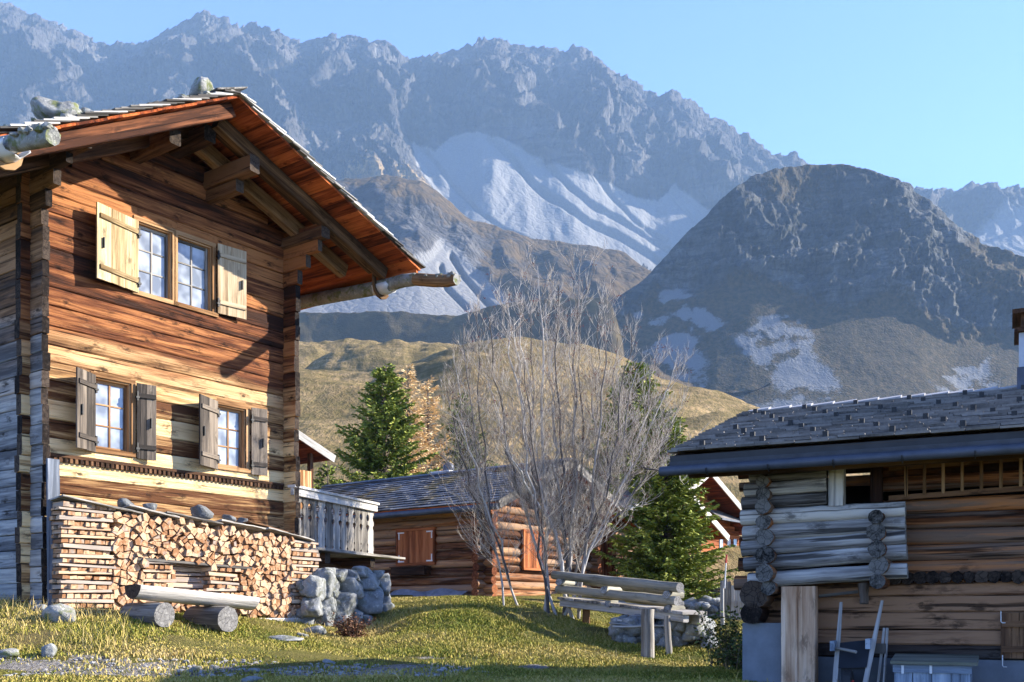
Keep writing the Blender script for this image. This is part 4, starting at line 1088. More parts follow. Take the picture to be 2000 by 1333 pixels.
q.build('under_deck_shade', W_dark, ba)  # dark sheet standing in for the shade behind the joists
# ---------------------------------------------------------------- the log cabin in the middle
CO = Vector((-.80, 28.75, 0)); fc = Frame(CO, R(52.8)); rc = random.Random(5)
CW, CD, CB = 5.55, 10.7, .30
ca = thing('log_cabin', 'low round-log cabin with slate roof behind the bare shrub', 'cabin', (CO.x, CO.y, CB), R(52.8))
def C3(u, v, z): return Vector((u, -v, z - CB))
CA = 2.78; CO_ = 1.25
_ap = fc.at(1120, 893, CO_); _l = fc.at(977, 972, CO_); _r = fc.at(1252, 1020, CO_)
CZ = _ap.z; CUL = _l.x; CUR = _r.x; CA = _ap.x
CTL = (CZ - _l.z) / (CA - CUL); CTR = (CZ - _r.z) / (CUR - CA)
def csoff(u): return CZ - .16 - (CTR * (u - CA) if u > CA else CTL * (CA - u))
wg = [(fc.at(1016, 1075).x, fc.at(1050, 1075).x, fc.at(1030, 1110).z, fc.at(1030, 1041).z)]
q = MB(300); z = CB + .02; r = .128
while z < CZ - .5:
    lo = -.36 if csoff(-.3) > z + r else CA - (CZ - .2 - z - r) / CTL
    hi = CW + .36 if csoff(CW + .3) > z + r else CA + (CZ - .2 - z - r) / CTR
    lo = max(lo, -.36) - rc.uniform(0, .06) * (lo <= -.36); hi = min(hi, CW + .36) + rc.uniform(0, .05)
    if hi - lo > .3:
        rr = r * rc.uniform(.94, 1.08)
        sp = [(lo, hi)]
        for a, b, c, d in wg:
            if c < z < d: sp = [(lo, a), (b, hi)]
        for a, b in sp: q.log(C3(a, 0, z), C3(b, 0, z), rr, rr * rc.uniform(.92, 1.0), 8, 10, .004, None, 1, .006)
    z += 2 * r * .96
q.build('gable_wall', [W_cabin, E_red], ca)
for uu, nm in ((0, 'side_wall'), (CW, 'side_wall')):
    q = MB(301 + int(uu)); z = CB - .1
    while z < csoff(uu) - .1:
        rr = r * rc.uniform(.94, 1.08); q.log(C3(uu, .34 + rc.uniform(0, .06), z), C3(uu, -CD, z), rr, rr, 10, 10, .004, None, 1, .005); z += 2 * r * .96
    q.build(nm, [W_cabin, E_red], ca)
q = MB(303); q.box(tuple(C3(.05, -.3, CB)), tuple(C3(CW - .05, -.4, CZ - 1.9))); q.box(tuple(C3(0, -CD - .1, CB)), tuple(C3(CW, -CD, CZ - 1.2))); q.build('back_wall', W_cabin, ca)
def cslope(side, s, v, off):
    t = CTR if side > 0 else CTL; k = 1 / math.hypot(1, t)
    return C3(CA + side * (s * k + off * t * k), v, CZ - .16 - s * t * k + off * k)
VB = -CD + 1.2
for side in (-1, 1):
    t = CTR if side > 0 else CTL; S = ((CUR - CA) if side > 0 else (CA - CUL)) * math.hypot(1, t)
    q = MB(310 + side)
    q.hexa([cslope(side, 0, CO_ - .06, 0), cslope(side, 0, VB, 0), cslope(side, S, VB, 0), cslope(side, S, CO_ - .06, 0), cslope(side, 0, CO_ - .06, .05), cslope(side, 0, VB, .05), cslope(side, S, VB, .05), cslope(side, S, CO_ - .06, .05)])
    q.build('roof_boarding', W_red, ca)
    q = MB(312 + side); n = 15
    for k in range(n):
        s1 = S * (k + 1) / n + .05; s0 = max(s1 - S / n * 1.6, 0); v = CO_ - .02 - rc.uniform(0, .25)
        a = CO_ - .02
        while a > VB:
            b = max(v, VB); j = rc.uniform(-.02, .02)
            h0, h1 = .055, .095 + rc.uniform(-.006, .012)
            q.hexa([cslope(side, s0, a, h0), cslope(side, s0, b + .008, h0), cslope(side, s1 + j, b + .008, h1), cslope(side, s1 + j, a, h1), cslope(side, s0, a, h0 + .015), cslope(side, s0, b + .008, h0 + .015), cslope(side, s1 + j, b + .008, h1 + .018), cslope(side, s1 + j, a, h1 + .018)])
            a = b; v = a - (rc.uniform(.3, .42) if side < 0 else 1.2)
            if v < VB + .15: v = VB
    q.build('roof_slates', L_cabin, ca)
    q = MB(314 + side); q.beam(cslope(side, -.02, CO_, .0), cslope(side, S + .05, CO_, .0), .045, .24, (0, 0, 1), 4, .002, .06); q.build('barge_board', W_grey, ca)
    q = MB(316 + side); q.beam(cslope(side, .1, .75, -.1), cslope(side, S - .1, .75, -.1), .14, .18, (0, 0, 1), 4, .002, .08, None, 1); q.build('rafter', [W_raft, E_red], ca)
q = MB(318); 
for side in (-1, 1): q.hexa([cslope(side, -.01, CO_ + .03, .12), cslope(side, -.01, VB, .12), cslope(side, .22, VB, .12), cslope(side, .22, CO_ + .03, .12), cslope(side, -.01, CO_ + .03, .15), cslope(side, -.01, VB, .15), cslope(side, .22, VB, .15), cslope(side, .22, CO_ + .03, .15)])
q.build('ridge_cap', K_gutter, ca)
S = (CA - CUL) * math.hypot(1, CTL)
q = MB(319); prof = [(.09 * math.cos(a), .09 * math.sin(a)) for a in [k * math.pi / 5 for k in range(10)]]
q.sweep([cslope(-1, S + .08, CO_ - .02, -.05), cslope(-1, S + .08, VB, -.05)], prof, (0, 0, 1), None, 0, None, True)
q.beam(cslope(-1, S - .02, CO_ - .05, -.02), cslope(-1, S - .02, VB, -.02), .03, .2, (0, 0, 1)); q.build('gutter', K_gutter, ca)
for u, z in ((CA, csoff(CA) - .2), (0, csoff(0) - .12), (CW, csoff(CW) - .12)):
    q = MB(int(320 + u)); q.log(C3(u, 1.1, z), C3(u, -1, z), .13, .13, 3, 10, .003); q.build('purlin', [W_cabinred, E_red], ca)
# closed shutters: on the long side with pale corner irons, on the gable plain
def cab_shutters(to3, a0, a1, z0, z1, seed, irons):
    q = MB(seed); fw = .07
    for lo, hi in (((a0 - fw, z0 - fw), (a1 + fw, z0)), ((a0 - fw, z1), (a1 + fw, z1 + fw)), ((a0 - fw, z0), (a0, z1)), ((a1, z0), (a1 + fw, z1))):
        q.hexa([to3(lo[0], .0, lo[1]), to3(hi[0], .0, lo[1]), to3(hi[0], .19, lo[1]), to3(lo[0], .19, lo[1]), to3(lo[0], .0, hi[1]), to3(hi[0], .0, hi[1]), to3(hi[0], .19, hi[1]), to3(lo[0], .19, hi[1])])
    f = q.build('window', W_cabinred, ca); mid = (a0 + a1) / 2
    for k, (x0, x1) in enumerate(((a0 + .005, mid - .004), (mid + .004, a1 - .005))):
        q = MB(seed + 1 + k); nbd = 3
        for b in range(nbd):
            y0 = x0 + (x1 - x0) * b / nbd + .002; y1 = x0 + (x1 - x0) * (b + 1) / nbd - .002
            q.hexa([to3(y0, .10, z0 + .005), to3(y1, .10, z0 + .005), to3(y1, .165, z0 + .005), to3(y0, .165, z0 + .005), to3(y0, .10, z1 - .005), to3(y1, .10, z1 - .005), to3(y1, .165, z1 - .005), to3(y0, .165, z1 - .005)])
        q.build('shutter', W_cabinred, f)
        if irons:
            for zz, d in ((z0 + .05, 1), (z1 - .05, -1)):
                q = MB(seed + 7); e = x0 if k == 0 else x1; sg = 1 if k == 0 else -1
                def bx(c0, c1, d0, d1): q.hexa([to3(c0, .167, d0), to3(c1, .167, d0), to3(c1, .178, d0), to3(c0, .178, d0), to3(c0, .167, d1), to3(c1, .167, d1), to3(c1, .178, d1), to3(c0, .178, d1)])
                bx(min(e, e + sg * .26), max(e, e + sg * .26), zz - .02, zz + .02); bx(min(e + sg * .03, e + sg * .07), max(e + sg * .03, e + sg * .07), min(zz + .021 * d, zz + d * .2), max(zz + .021 * d, zz + d * .2))
                q.build('corner_iron', K_white, f)
    return f
a, b = fc.at_u(779, 1068, -.12), fc.at_u(848, 1068, -.12); zt, zb = fc.at_u(812, 1037, -.12).z, fc.at_u(812, 1100, -.12).z
cab_shutters(lambda a_, d, z: C3(-d, -a_, z), a.y, b.y, zb, zt, 330, True) if a.y < b.y else cab_shutters(lambda a_, d, z: C3(-d, -a_, z), b.y, a.y, zb, zt, 330, True)
cab_shutters(lambda a_, d, z: C3(a_, d, z), wg[0][0], wg[0][1], wg[0][2], wg[0][3], 340, False)
a, b = fc.at_u(773, 1116, -.2), fc.at_u(838, 1114, -.2); q = MB(345)
q.box((-.42, min(a.y, b.y), zb - .36 - CB), (-.13, max(a.y, b.y), zb - .14 - CB)); q.box((-.46, min(a.y, b.y) - .03, zb - .14 - CB), (-.13, max(a.y, b.y) + .03, zb - .11 - CB)); q.build('wall_box', W_dark, ca)
# chimney with a metal cowl behind the ridge
cu = fc.at(876, 890, 0); d_ = Vector((-.0627, 1, 0)); 
v_ = fc.at_u(876, 890, CA + .5); zz = csoff(CA + .5)
q = MB(350); c = C3(CA + .5, -v_.y, zz)
q.box((c.x - .3, c.y - .3, c.z - .1), (c.x + .3, c.y + .3, c.z + .34)); k_ = q.build('chimney', S_dark, ca)
q = MB(351); q.box((c.x - .46, c.y - .42, c.z + .36), (c.x + .46, c.y + .42, c.z + .41))
for sx in (-1, 1):
    for sy in (-1, 1): q.box((c.x + sx * .24 - .05, c.y + sy * .24 - .05, c.z + .34), (c.x + sx * .24 + .05, c.y + sy * .24 + .05, c.z + .36))
q.build('chimney_slab', K_white, k_)
q = MB(352); q.sweep([Vector((c.x, c.y, c.z + .41 + h)) for h in (0, .12, .22, .3, .34)], [(math.cos(k * .5236), math.sin(k * .5236)) for k in range(12)], (0, 1, 0), [.16, .2, .19, .12, .03], 0, None, True); q.build('cowl', K_gutter, k_)
# sheet of grey boards lying at the cabin's foot
q = MB(355)
a, b = fc.at_u(757, 1160, -.5), fc.at_u(905, 1153, -.4)
n = 9; vs = []; 
for k in range(n + 1):
    f = k / n; v = a.y + (b.y - a.y) * f
    for o_, zz in ((-.22, .68 + .05 * math.sin(k * 1.3)), (-.5, .52 + .05 * math.sin(k * 2.1)), (-.9, .36 + .05 * math.sin(k * 1.7 + 1))): vs.append(fc.world(o_ + .03 * math.sin(k * 3), -v, zz))
vs = [Vector(p) for p in vs]
q.add(vs, [(k * 3 + j, k * 3 + j + 1, k * 3 + j + 4, k * 3 + j + 3) for k in range(n) for j in range(2)], None, .5, False)
o = q.build('tarpaulin', K_tarp); so = o.modifiers.new('thick', 'SOLIDIFY'); so.thickness = .02
tag(o, 'crumpled grey-blue tarpaulin lying along the cabin foot', 'tarpaulin')

# ---------------------------------------------------------------- the barn on the right
BC = Vector((2.42, 10.75, 0)); fB = Frame(BC, R(-26.3)); rb = random.Random(8); BB = -.78
bn = thing('log_barn', 'grey and brown log barn with shingle roof beside the meadow', 'barn', (BC.x, BC.y, BB), R(-26.3))
def N3(u, v, z): return Vector((u, -v, z - BB))
RV = -.38                                       # the right-hand wall stands back from the log box
def blog(q, p0, p1, v, r, w=.004, cap=1, ext=0): 
    a, b = fB.at(*p0, v), fB.at(*p1, v); q.log(N3(a.x, v - r, a.z), N3(b.x + ext, v - r, b.z), r * rb.uniform(.97, 1.03), r * rb.uniform(.93, 1.0), 10, 14, .003, None, cap, w)
q = MB(400)
for p0, p1, r in (((1462, 930), (1613, 917), .083), ((1452, 957), (1613, 945), .074), ((1447, 983), (1613, 972), .072)): blog(q, p0, p1, 0, r)
for p0, p1, r in (((1445, 1011), (1767, 994), .083), ((1449, 1042), (1767, 1023), .087), ((1446, 1072), (1768, 1048), .085), ((1451, 1103), (1770, 1077), .082), ((1459, 1133), (1771, 1114), .086)): blog(q, p0, p1, 0, r)
q.build('log_box', [W_barnlog, E_grey], bn)
def cross(col, seed, depth, cx):
    q = MB(seed)
    for (x, y, r) in col:
        a = fB.at(x, y, .09); rr = r * (BC + fB.u * a.x).y / F
        q.log(N3(a.x, .09 + rb.uniform(-.03, .05), a.z), N3(a.x, -depth, a.z), rr, rr * .97, 5, 12, .006, None, 1, .003)
    return q.build('cross_logs', [W_barn, E_mossy], bn)
cross([(1489, 915, 12.5), (1489, 941, 12.5), (1490, 966, 14.5), (1491, 991, 15), (1491, 1020, 14.5), (1492, 1049, 17.5), (1493, 1085, 18.5), (1495, 1119, 18), (1500, 1148, 14)], 401, 4.2, 0)
cross([(1711, 1010, 14), (1711, 1040, 18), (1713, 1073, 17), (1716, 1104, 18.5), (1714, 1136, 15)], 402, .5, 0)
# heavy floor beams whose ends show under the box, and the ends of the inner wall's logs at the far corner
q = MB(403)
for x, y, r in ((1474, 1162, 27), (1468, 1198, 21)):
    a = fB.at(x, y, -.05); rr = r * 10.7 / F; q.log(N3(a.x, .0, a.z), N3(a.x, -4.2, a.z), rr, rr, 5, 14, .006, None, 1)
for y, r, du_ in ((925, 13, -.14), (952, 10, -.11), (1010, 12, -.10), (1060, 13, -.10), (1103, 15, -.13), (1140, 16, -.26)):
    a = fB.at(1452, y, -.5); rr = r * 11 / F; q.log(N3(a.x + du_ * .35, -.5, a.z), N3(2.2, -.5, a.z + .0), rr * .9, rr, 5, 12, .005, None, 1)
q.build('floor_beams', [W_barn, E_dark], bn)
# the wall set back: round logs above, hewn planks below
q = MB(404)
for y, r in ((880, 15), (912, 14), (938, 14), (983, 15), (1012, 16), (1043, 16), (1073, 16), (1102, 15)):
    a, b = fB.at(1700, y + 9 if y > 900 else y + 7, RV), fB.at(2000, y - 13, RV); rr = r * 10.3 / F
    q.log(N3(a.x - .0, RV - rr, a.z), N3(b.x + 2.2, RV - rr, a.z + rb.uniform(-.01, .01)), rr, rr, 12, 12, .003, None, 1, .004)
q.build('upper_wall', [W_barn, E_dark], bn)
q = MB(405); zt = fB.at(1800, 1138, RV).z; zb_ = fB.at(1800, 1287, RV).z; z = zt; k = 0
while z > zb_ + .02:
    h = min(rb.uniform(.13, .19), z - zb_); dv = rb.uniform(-.01, .01)
    q.beam(N3(.12, RV - .06 + dv, z - h / 2), N3(5.6, RV - .06 + dv, z - h / 2 + .01), .12, h - .006, (0, 0, 1), 14, .003, .12, None, 1, .003); z -= h
q.build('lower_wall', [wood('hewn_grey_plank', (.03, .014, .009), (.14, .066, .035), (.30, .165, .09), .9, .5, cf=15, ct=.40, zcols=(.15, .62, (.07, .06, .052), (.22, .20, .18), (.42, .39, .35))), E_dark], bn)
q = MB(406)
for k in range(17):
    a = fB.at(1725 + k * 24, 1127 - k * 2.4, RV + .05); rr = rb.uniform(.055, .07); q.log(N3(a.x, RV + .07, zt + .045), N3(a.x, RV - .3, zt + .045), rr, rr, 2, 9, .008, None, 1)
q.build('joist_ends', [W_dark, E_dark], bn)
q = MB(407); q.box(tuple(N3(.02, RV + .005, BB - .3)), tuple(N3(5.6, RV - .14, zb_))); q.build('foundation', K_plaster, bn)
a, b = fB.at(1450, 1217, -.12), fB.at(1527, 1217, -.12); q = MB(408); q.box((a.x, .12, -.35), (b.x + .05, .42, a.z - BB)); q.box((a.x, .42, -.35), (a.x + .3, 4.2, a.z - BB)); q.build('plaster_pier', K_plaster, bn)
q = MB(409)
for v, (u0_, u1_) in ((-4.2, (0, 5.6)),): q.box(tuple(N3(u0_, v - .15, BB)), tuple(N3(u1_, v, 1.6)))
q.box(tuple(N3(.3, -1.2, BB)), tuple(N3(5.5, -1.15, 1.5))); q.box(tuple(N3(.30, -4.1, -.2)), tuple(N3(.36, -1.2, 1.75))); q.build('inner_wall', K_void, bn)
# fresh boxed post under the log box, older posts beside the loft opening
def vpost(x0, x1, ytop, ybot, v, d, name, m, seed, boards=1):
    a, b = fB.at(x0, ytop, v), fB.at(x1, ytop, v); zl = fB.at(x0, ybot, v).z; q = MB(seed)
    for k in range(boards):
        w0, w1 = a.x + (b.x - a.x) * k / boards + .002, a.x + (b.x - a.x) * (k + 1) / boards - .002
        q.beam(N3((w0 + w1) / 2, v - d / 2, zl), N3((w0 + w1) / 2, v - d / 2, a.z), w1 - w0, d, (0, 1, 0), 8, .002, .05)
    return q.build(name, m, bn)
vpost(1525, 1592, 1146, 1345, -.03, .2, 'post', W_new, 410, 2)
vpost(1617, 1648, 893, 989, -.02, .16, 'post', W_barnlog, 412); vpost(1699, 1722, 893, 982, -.16, .16, 'post', W_barn, 413); vpost(1601, 1614, 893, 912, -.1, .1, 'post', W_cabin, 414)
# eave, roof, gutter
E0 = Vector((-.585, 0, 1.73)); EV = .5625; RW = 3.375; RB_ = 1.75; RT = 1.35 * .75 / RW  # unseen rear slope, shaped short to trim the barn's shadow on the grass
def bslope(side, s, u, off):
    k = 1 / math.hypot(1, RT); zr = 1.73 + RT * RW - .165
    return N3(u + 0, EV - RW - (side * -1) * -1 * 0 + (s * k if side < 0 else -s * k) + (off * RT * k if side < 0 else -off * RT * k), zr - s * RT * k + off * k)
SBF = RW * math.hypot(1, RT); SBR = RB_ * math.hypot(1, RT); SB = SBF; UB0, UB1 = -.585, 6.0
for side in (1, -1):
    SB = SBF if side < 0 else SBR
    q = MB(420 + side)
    q.hexa([bslope(side, 0, UB0, 0), bslope(side, 0, UB1, 0), bslope(side, SB, UB1, 0), bslope(side, SB, UB0, 0), bslope(side, 0, UB0, .05), bslope(side, 0, UB1, .05), bslope(side, SB, UB1, .05), bslope(side, SB, UB0, .05)])
    q.build('roof_boarding', W_raft, bn)
    q = MB(422 + side); n = 23
    for k in range(n):
        s1 = SB * (k + 1) / n + .03; s0 = max(s1 - SB / n * 1.7, 0); a = UB0 - .02; j0 = rb.uniform(.1, .3)
        while a < UB1:
            b = min(a + (j0 if a < UB0 else (rb.uniform(.24, .34) if side < 0 else 1.5)), UB1); j = rb.uniform(-.008, .008); h0, h1 = .055, .112 + rb.uniform(-.004, .008)
            q.hexa([bslope(side, s0, a, h0), bslope(side, s0, b - .006, h0), bslope(side, s1 + j, b - .006, h1), bslope(side, s1 + j, a, h1), bslope(side, s0, a, h0 + .012), bslope(side, s0, b - .006, h0 + .012), bslope(side, s1 + j, b - .006, h1 + .022), bslope(side, s1 + j, a, h1 + .022)])
            a = b
    q.build('roof_shingles', L_barn, bn)
hm_ = None
hooks = [(x + (k % 2) * .0, s) for k, s in enumerate([SB * f for f in (.1, .22, .34, .46, .58, .70, .82, .94)]) for x in [UB0 + .2 + ((k * .19) % .62) + i * .62 for i in range(9)]]
hooks += [] and [(1.1 + i * .11, SB * (.5 + i * .055)) for i in range(8)] + [(2.6 + i * .11, SB * (.35 + i * .06)) for i in range(10)] + [(.2 + i * .1, SB * (.45 + i * .06)) for i in range(8)]
for (u, s) in hooks:
    if u > 5: continue
    if hm_ is None:
        q = MB(430); q.box((-.025, -.02, -.01), (.025, .02, .05)); o = q.build('snow_hook', K_iron, bn); hm_ = o
    else:
        o = hm_.copy(); COL.objects.link(o)
    o.location = bslope(-1, s, u, .125)
q = MB(431); u = UB0 + .05
while u < UB1:
    for side in (-1, 1):
        w = .28
        q.hexa([bslope(side, -.01, u, .12), bslope(side, -.01, u + w, .125), bslope(side, .16, u + w, .125), bslope(side, .16, u, .12), bslope(side, -.01, u, .135), bslope(side, -.01, u + w, .155), bslope(side, .16, u + w, .155), bslope(side, .16, u, .135)])
    u += .27
q.build('ridge_cap', flat('pale_ridge_tile', (.36, .355, .36), .8, .2, 0, .2), bn)
q = MB(432); q.beam(bslope(-1, SB - .01, UB0, .03), bslope(-1, SB - .01, UB1, .03), .03, .07, (0, 0, 1), 6, .001, .1); q.build('eave_board', flat('dark_fascia', (.035, .035, .037), .6, .3), bn)
q = MB(433); e = bslope(-1, SB + .05, 0, -.045); prof = [(.05 * math.cos(k * math.pi / 6), .05 * math.sin(k * math.pi / 6)) for k in range(12)]
q.sweep([Vector((UB0 - .10, e.y, e.z - .035)), Vector((UB1, e.y, e.z - .035))], prof, (0, 0, 1), None, 0, None, True)
q.hexa([Vector((UB0, e.y + .02, e.z - .03)), Vector((UB1, e.y + .02, e.z - .03)), Vector((UB1, e.y + .05, e.z - .03)), Vector((UB0, e.y + .05, e.z - .03)), Vector((UB0, e.y - .01, e.z + .055)), Vector((UB1, e.y - .01, e.z + .055)), Vector((UB1, e.y + .02, e.z + .055)), Vector((UB0, e.y + .02, e.z + .055))])
g_ = q.build('gutter', K_gutter, bn)
for k in range(7):
    q = MB(440 + k); u = UB0 + .4 + k * .62
    q.sweep([Vector((u, e.y + .06 * math.cos(a), e.z - .035 + .06 * math.sin(a))) for a in [math.pi * (1 + .16 * j) for j in range(8)]], [(-.012, -.004), (.012, -.004), (.012, .004), (-.012, .004)], (1, 0, 0)); q.build('gutter_bracket', K_iron, g_)
q = MB(434); q.log(N3(UB0 + .12, .28, 1.5), N3(UB1, .28, 1.5), .075, .075, 10, 12, .003, None, 1, .003); q.build('eave_beam', [W_raft, E_dark], bn)
q = MB(435); q.log(N3(UB0 + .1, -.3, 1.72), N3(UB1, -.3, 1.72), .08, .08, 6, 12, .003, None, 1); q.build('eave_beam', [W_barn, E_dark], bn)
# chimney at the ridge, cut by the photograph's edge
a = fB.at(1990, 760, EV - RW + .1); cx_ = a.x; cy = -(EV - RW) ; zr = 1.73 + RT * RW
q = MB(450); q.box((cx_, cy - .28, zr - .3 - BB), (cx_ + .55, cy + .28, fB.at(1990, 662, EV - RW).z - BB)); ck = q.build('chimney', flat('whitewash', (.42, .45, .48), .9, .1, 0, .2), bn)
q = MB(451); q.box((cx_ - .02, cy - .3, zr - .25 - BB), (cx_ + .57, cy + .3, fB.at(1990, 728, EV - RW).z - BB)); q.build('flashing', K_gutter, ck)
zt_ = fB.at(1990, 661, EV - RW).z - BB; zt2 = fB.at(1990, 622, EV - RW).z - BB
q = MB(452); q.box((cx_ - .05, cy - .34, zt_), (cx_ + .6, cy + .34, zt_ + .045)); q.box((cx_ + .02, cy - .26, zt_ + .047), (cx_ + .1, cy + .26, zt2 - .03)); q.box((cx_ + .45, cy - .26, zt_ + .047), (cx_ + .53, cy + .26, zt2 - .03)); q.box((cx_ - .07, cy - .36, zt2 - .028), (cx_ + .62, cy + .36, zt2 + .02)); q.build('chimney_cap', W_dark, ck)
# window with a dark plank shutter at the right edge
a, b = fB.at(1954, 1197, RV + .05), fB.at(2040, 1192, RV + .05); z0 = fB.at(1954, 1286, RV + .05).z
q = MB(455); 
for k in range(4): q.box((a.x + .1 * k + .002, -RV - .05, z0 - BB), (a.x + .1 * k + .098, -RV - .02, a.z - BB))
sh = q.build('shutter', W_dark, bn)
for zz in (a.z - .11, z0 + .09):
    q = MB(456); q.box((a.x + .01, -RV - .075, zz - BB - .03), (a.x + .4, -RV - .052, zz - BB + .03)); q.build('batten', W_dark, sh)
# rack of slim rungs hanging under the eave
la = thing('wooden_ladder', 'slim brown wooden ladder hanging lengthwise under the barn eave', 'ladder', tuple(fB.world(2.5, RV + .12, .95)), R(-26.3))
def R3(u, v, z): return Vector((u - 2.5, -(v - RV - .12), z - .95))
p0, p1 = fB.at(1736, 974, RV + .1), fB.at(2000, 951, RV + .1); t0, t1 = fB.at(1736, 915, RV + .1), fB.at(2000, 893, RV + .1)
for a, b in ((p0, p1), (t0, t1)):
    q = MB(460); q.beam(R3(a.x, RV + .1, a.z), R3(b.x + 1.0, RV + .1, b.z + (b.z - a.z) * .3), .04, .055, (0, 0, 1), 4, .002, .15); q.build('rail', W_dark, la)
for k in range(11):
    f = (1772 + 37 * k - 1736) / 264.0; a = p0.lerp(p1, f); b = t0.lerp(t1, f); q = MB(470 + k); q.beam(R3(a.x, RV + .13, a.z), R3(b.x, RV + .13, b.z), .032, .03, (0, 1, 0), 2, .001, .2); q.build('rung', W_raft, la)
# ---------------------------------------------------------------- trees and shrubs
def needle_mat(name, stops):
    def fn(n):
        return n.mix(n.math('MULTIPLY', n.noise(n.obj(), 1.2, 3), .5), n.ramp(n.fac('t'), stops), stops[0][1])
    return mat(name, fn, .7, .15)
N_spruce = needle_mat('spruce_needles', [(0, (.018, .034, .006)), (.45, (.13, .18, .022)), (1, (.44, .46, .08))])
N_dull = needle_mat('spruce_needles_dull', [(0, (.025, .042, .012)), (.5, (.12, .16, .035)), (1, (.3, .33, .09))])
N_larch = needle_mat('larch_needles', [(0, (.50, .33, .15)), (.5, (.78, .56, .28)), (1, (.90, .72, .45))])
def quads_obj(name, V, T, m, parent):
    V = np.array(V, dtype=np.float32).reshape(-1, 3); n = len(V) // 4
    o = sheet(name, V, np.arange(n * 4).reshape(n, 4), {'t': np.repeat(np.array(T), 4)}, m, False); o.parent = parent; return o
def conifer(name, label, x, y, H, R0, seed, m, whorl=.16, nb=8, pw=.85, dens=1.0, spread=(0, 0), lo=.05, q=.17, thin=.035, group=None, droop=.35):
    r = random.Random(seed); zb = gz(x, y) - .05
    root = thing(name, label, 'tree', (x, y, zb), 0, group)
    tk = MB(seed); tk.sweep([(0, 0, H * k / 8) for k in range(9)], [(math.cos(k * .785), math.sin(k * .785)) for k in range(8)], (0, 1, 0), [H * .017 * (1 - k / 8.3) + .008 for k in range(9)], .004, None, True)
    V = []; T = []
    z = H * lo
    while z < H * .985:
        f = z / H
        rad = R0 * (1 - f) ** pw
        for b in range(max(4, int(nb * (.6 + .5 * (1 - f))))):
            az = r.uniform(0, 6.283); L = rad * r.uniform(.55, 1.12) + .06
            if r.random() < .08: L *= 1.25
            dx, dy = math.cos(az), math.sin(az); up = .55 * f - droop * (1 - f) + r.uniform(-.12, .12)
            base = Vector((0, 0, z + r.uniform(-.5, .5) * whorl))
            pts = [base + Vector((dx * L * t, dy * L * t, L * (up * t + (.22 - up * .2) * t * t))) for t in (0, .33, .66, 1)]
            tk.sweep(pts, [(.6, 0), (-.3, .5), (-.3, -.5)], (0, 0, 1), [.03, .02, .014, .006] if L > .5 else [.012, .01, .008, .004], 0, None, True, 0, 0, 0, False)
            ns = max(3, int(L * 17 * dens)); bl = r.uniform(-.15, .15)
            for s in range(ns):
                t = (.18 + .85 * (s + r.random()) / ns); t = min(t, 1.03)
                k = min(int(t * 3), 2); p = pts[k].lerp(pts[k + 1], t * 3 - k)
                for sd in (-1, 1):
                    a2 = az + sd * r.uniform(.35, 1.15); ln = q * r.uniform(.6, 1.35) * (1.15 - .35 * t)
                    d = Vector((math.cos(a2), math.sin(a2), r.uniform(-.45, .35) + .3 * t * f)).normalized() * ln
                    w = d.cross(Vector((r.uniform(-1, 1), r.uniform(-1, 1), r.uniform(-1, 1)))).normalized() * thin * r.uniform(.6, 1.2)
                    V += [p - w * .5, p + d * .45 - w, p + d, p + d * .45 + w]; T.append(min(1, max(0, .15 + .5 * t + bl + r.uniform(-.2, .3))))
                    if r.random() < .6:
                        p2 = p + d * r.uniform(.3, .7); d2 = (d * .5 + Vector((r.uniform(-1, 1), r.uniform(-1, 1), r.uniform(-.9, .4))) * ln * .5)
                        w2 = d2.cross(Vector((r.uniform(-1, 1), r.uniform(-1, 1), r.uniform(-1, 1)))).normalized() * thin * .8
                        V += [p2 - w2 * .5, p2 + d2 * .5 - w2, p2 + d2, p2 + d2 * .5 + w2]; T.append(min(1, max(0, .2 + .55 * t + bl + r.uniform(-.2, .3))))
        z += whorl * r.uniform(.75, 1.25) * (.55 + .6 * (1 - f))
    tk.build('trunk', W_trunk, root); quads_obj('crown', [tuple(p) for p in V], T, m, root)
    return root
def spot(px, Y): return ((px - CX) / F * Y, Y)
def hgt(py, x, y): return (HZ - py) / F * y - gz(x, y)
for nm, lab, px, py, Y, R0, sd, m, kw in (
        ('spruce_tree', 'dense bright green spruce rising behind the slate cabin roof beside the chalet', 752, 712, 42, 3.9, 1, N_spruce, dict(whorl=.24, nb=11, pw=.86, q=.26, thin=.05, lo=.3)),
        ('spruce_tree', 'slim dull spruce behind the bare shrub and the cabin chimney', 902, 768, 50, 3.6, 2, N_dull, dict(whorl=.32, nb=8, pw=.95, q=.27, thin=.045, lo=.3)),
        ('spruce_tree', 'tall dark narrow spruce rising behind the cabin gable beside the bare shrub', 1241, 706, 37, 3.2, 3, N_spruce, dict(whorl=.2, nb=11, dens=1.2, pw=.74, q=.24, thin=.045)),
        ('spruce_tree', 'broad light green spruce standing at the end of the log ramp', 1300, 832, 27, 1.6, 4, N_spruce, dict(whorl=.105, nb=12, dens=1.25, pw=.55, q=.17, thin=.032)),
        ('spruce_tree', 'thin pale young spruce half hidden between two bigger spruces', 1296, 790, 33, 1.5, 6, N_dull, dict(whorl=.26, nb=7, pw=.8, q=.22, thin=.04)),
        ('spruce_tree', 'low spruce sapling between the chalet and the cabin roof', 640, 905, 37, 1.4, 7, N_spruce, dict(whorl=.25, nb=7, pw=.8, q=.22, thin=.04))):
    x, y = spot(px, Y); conifer(nm, lab, x, y, hgt(py, x, y), R0, sd, m, group='spruces round the hamlet', **kw)
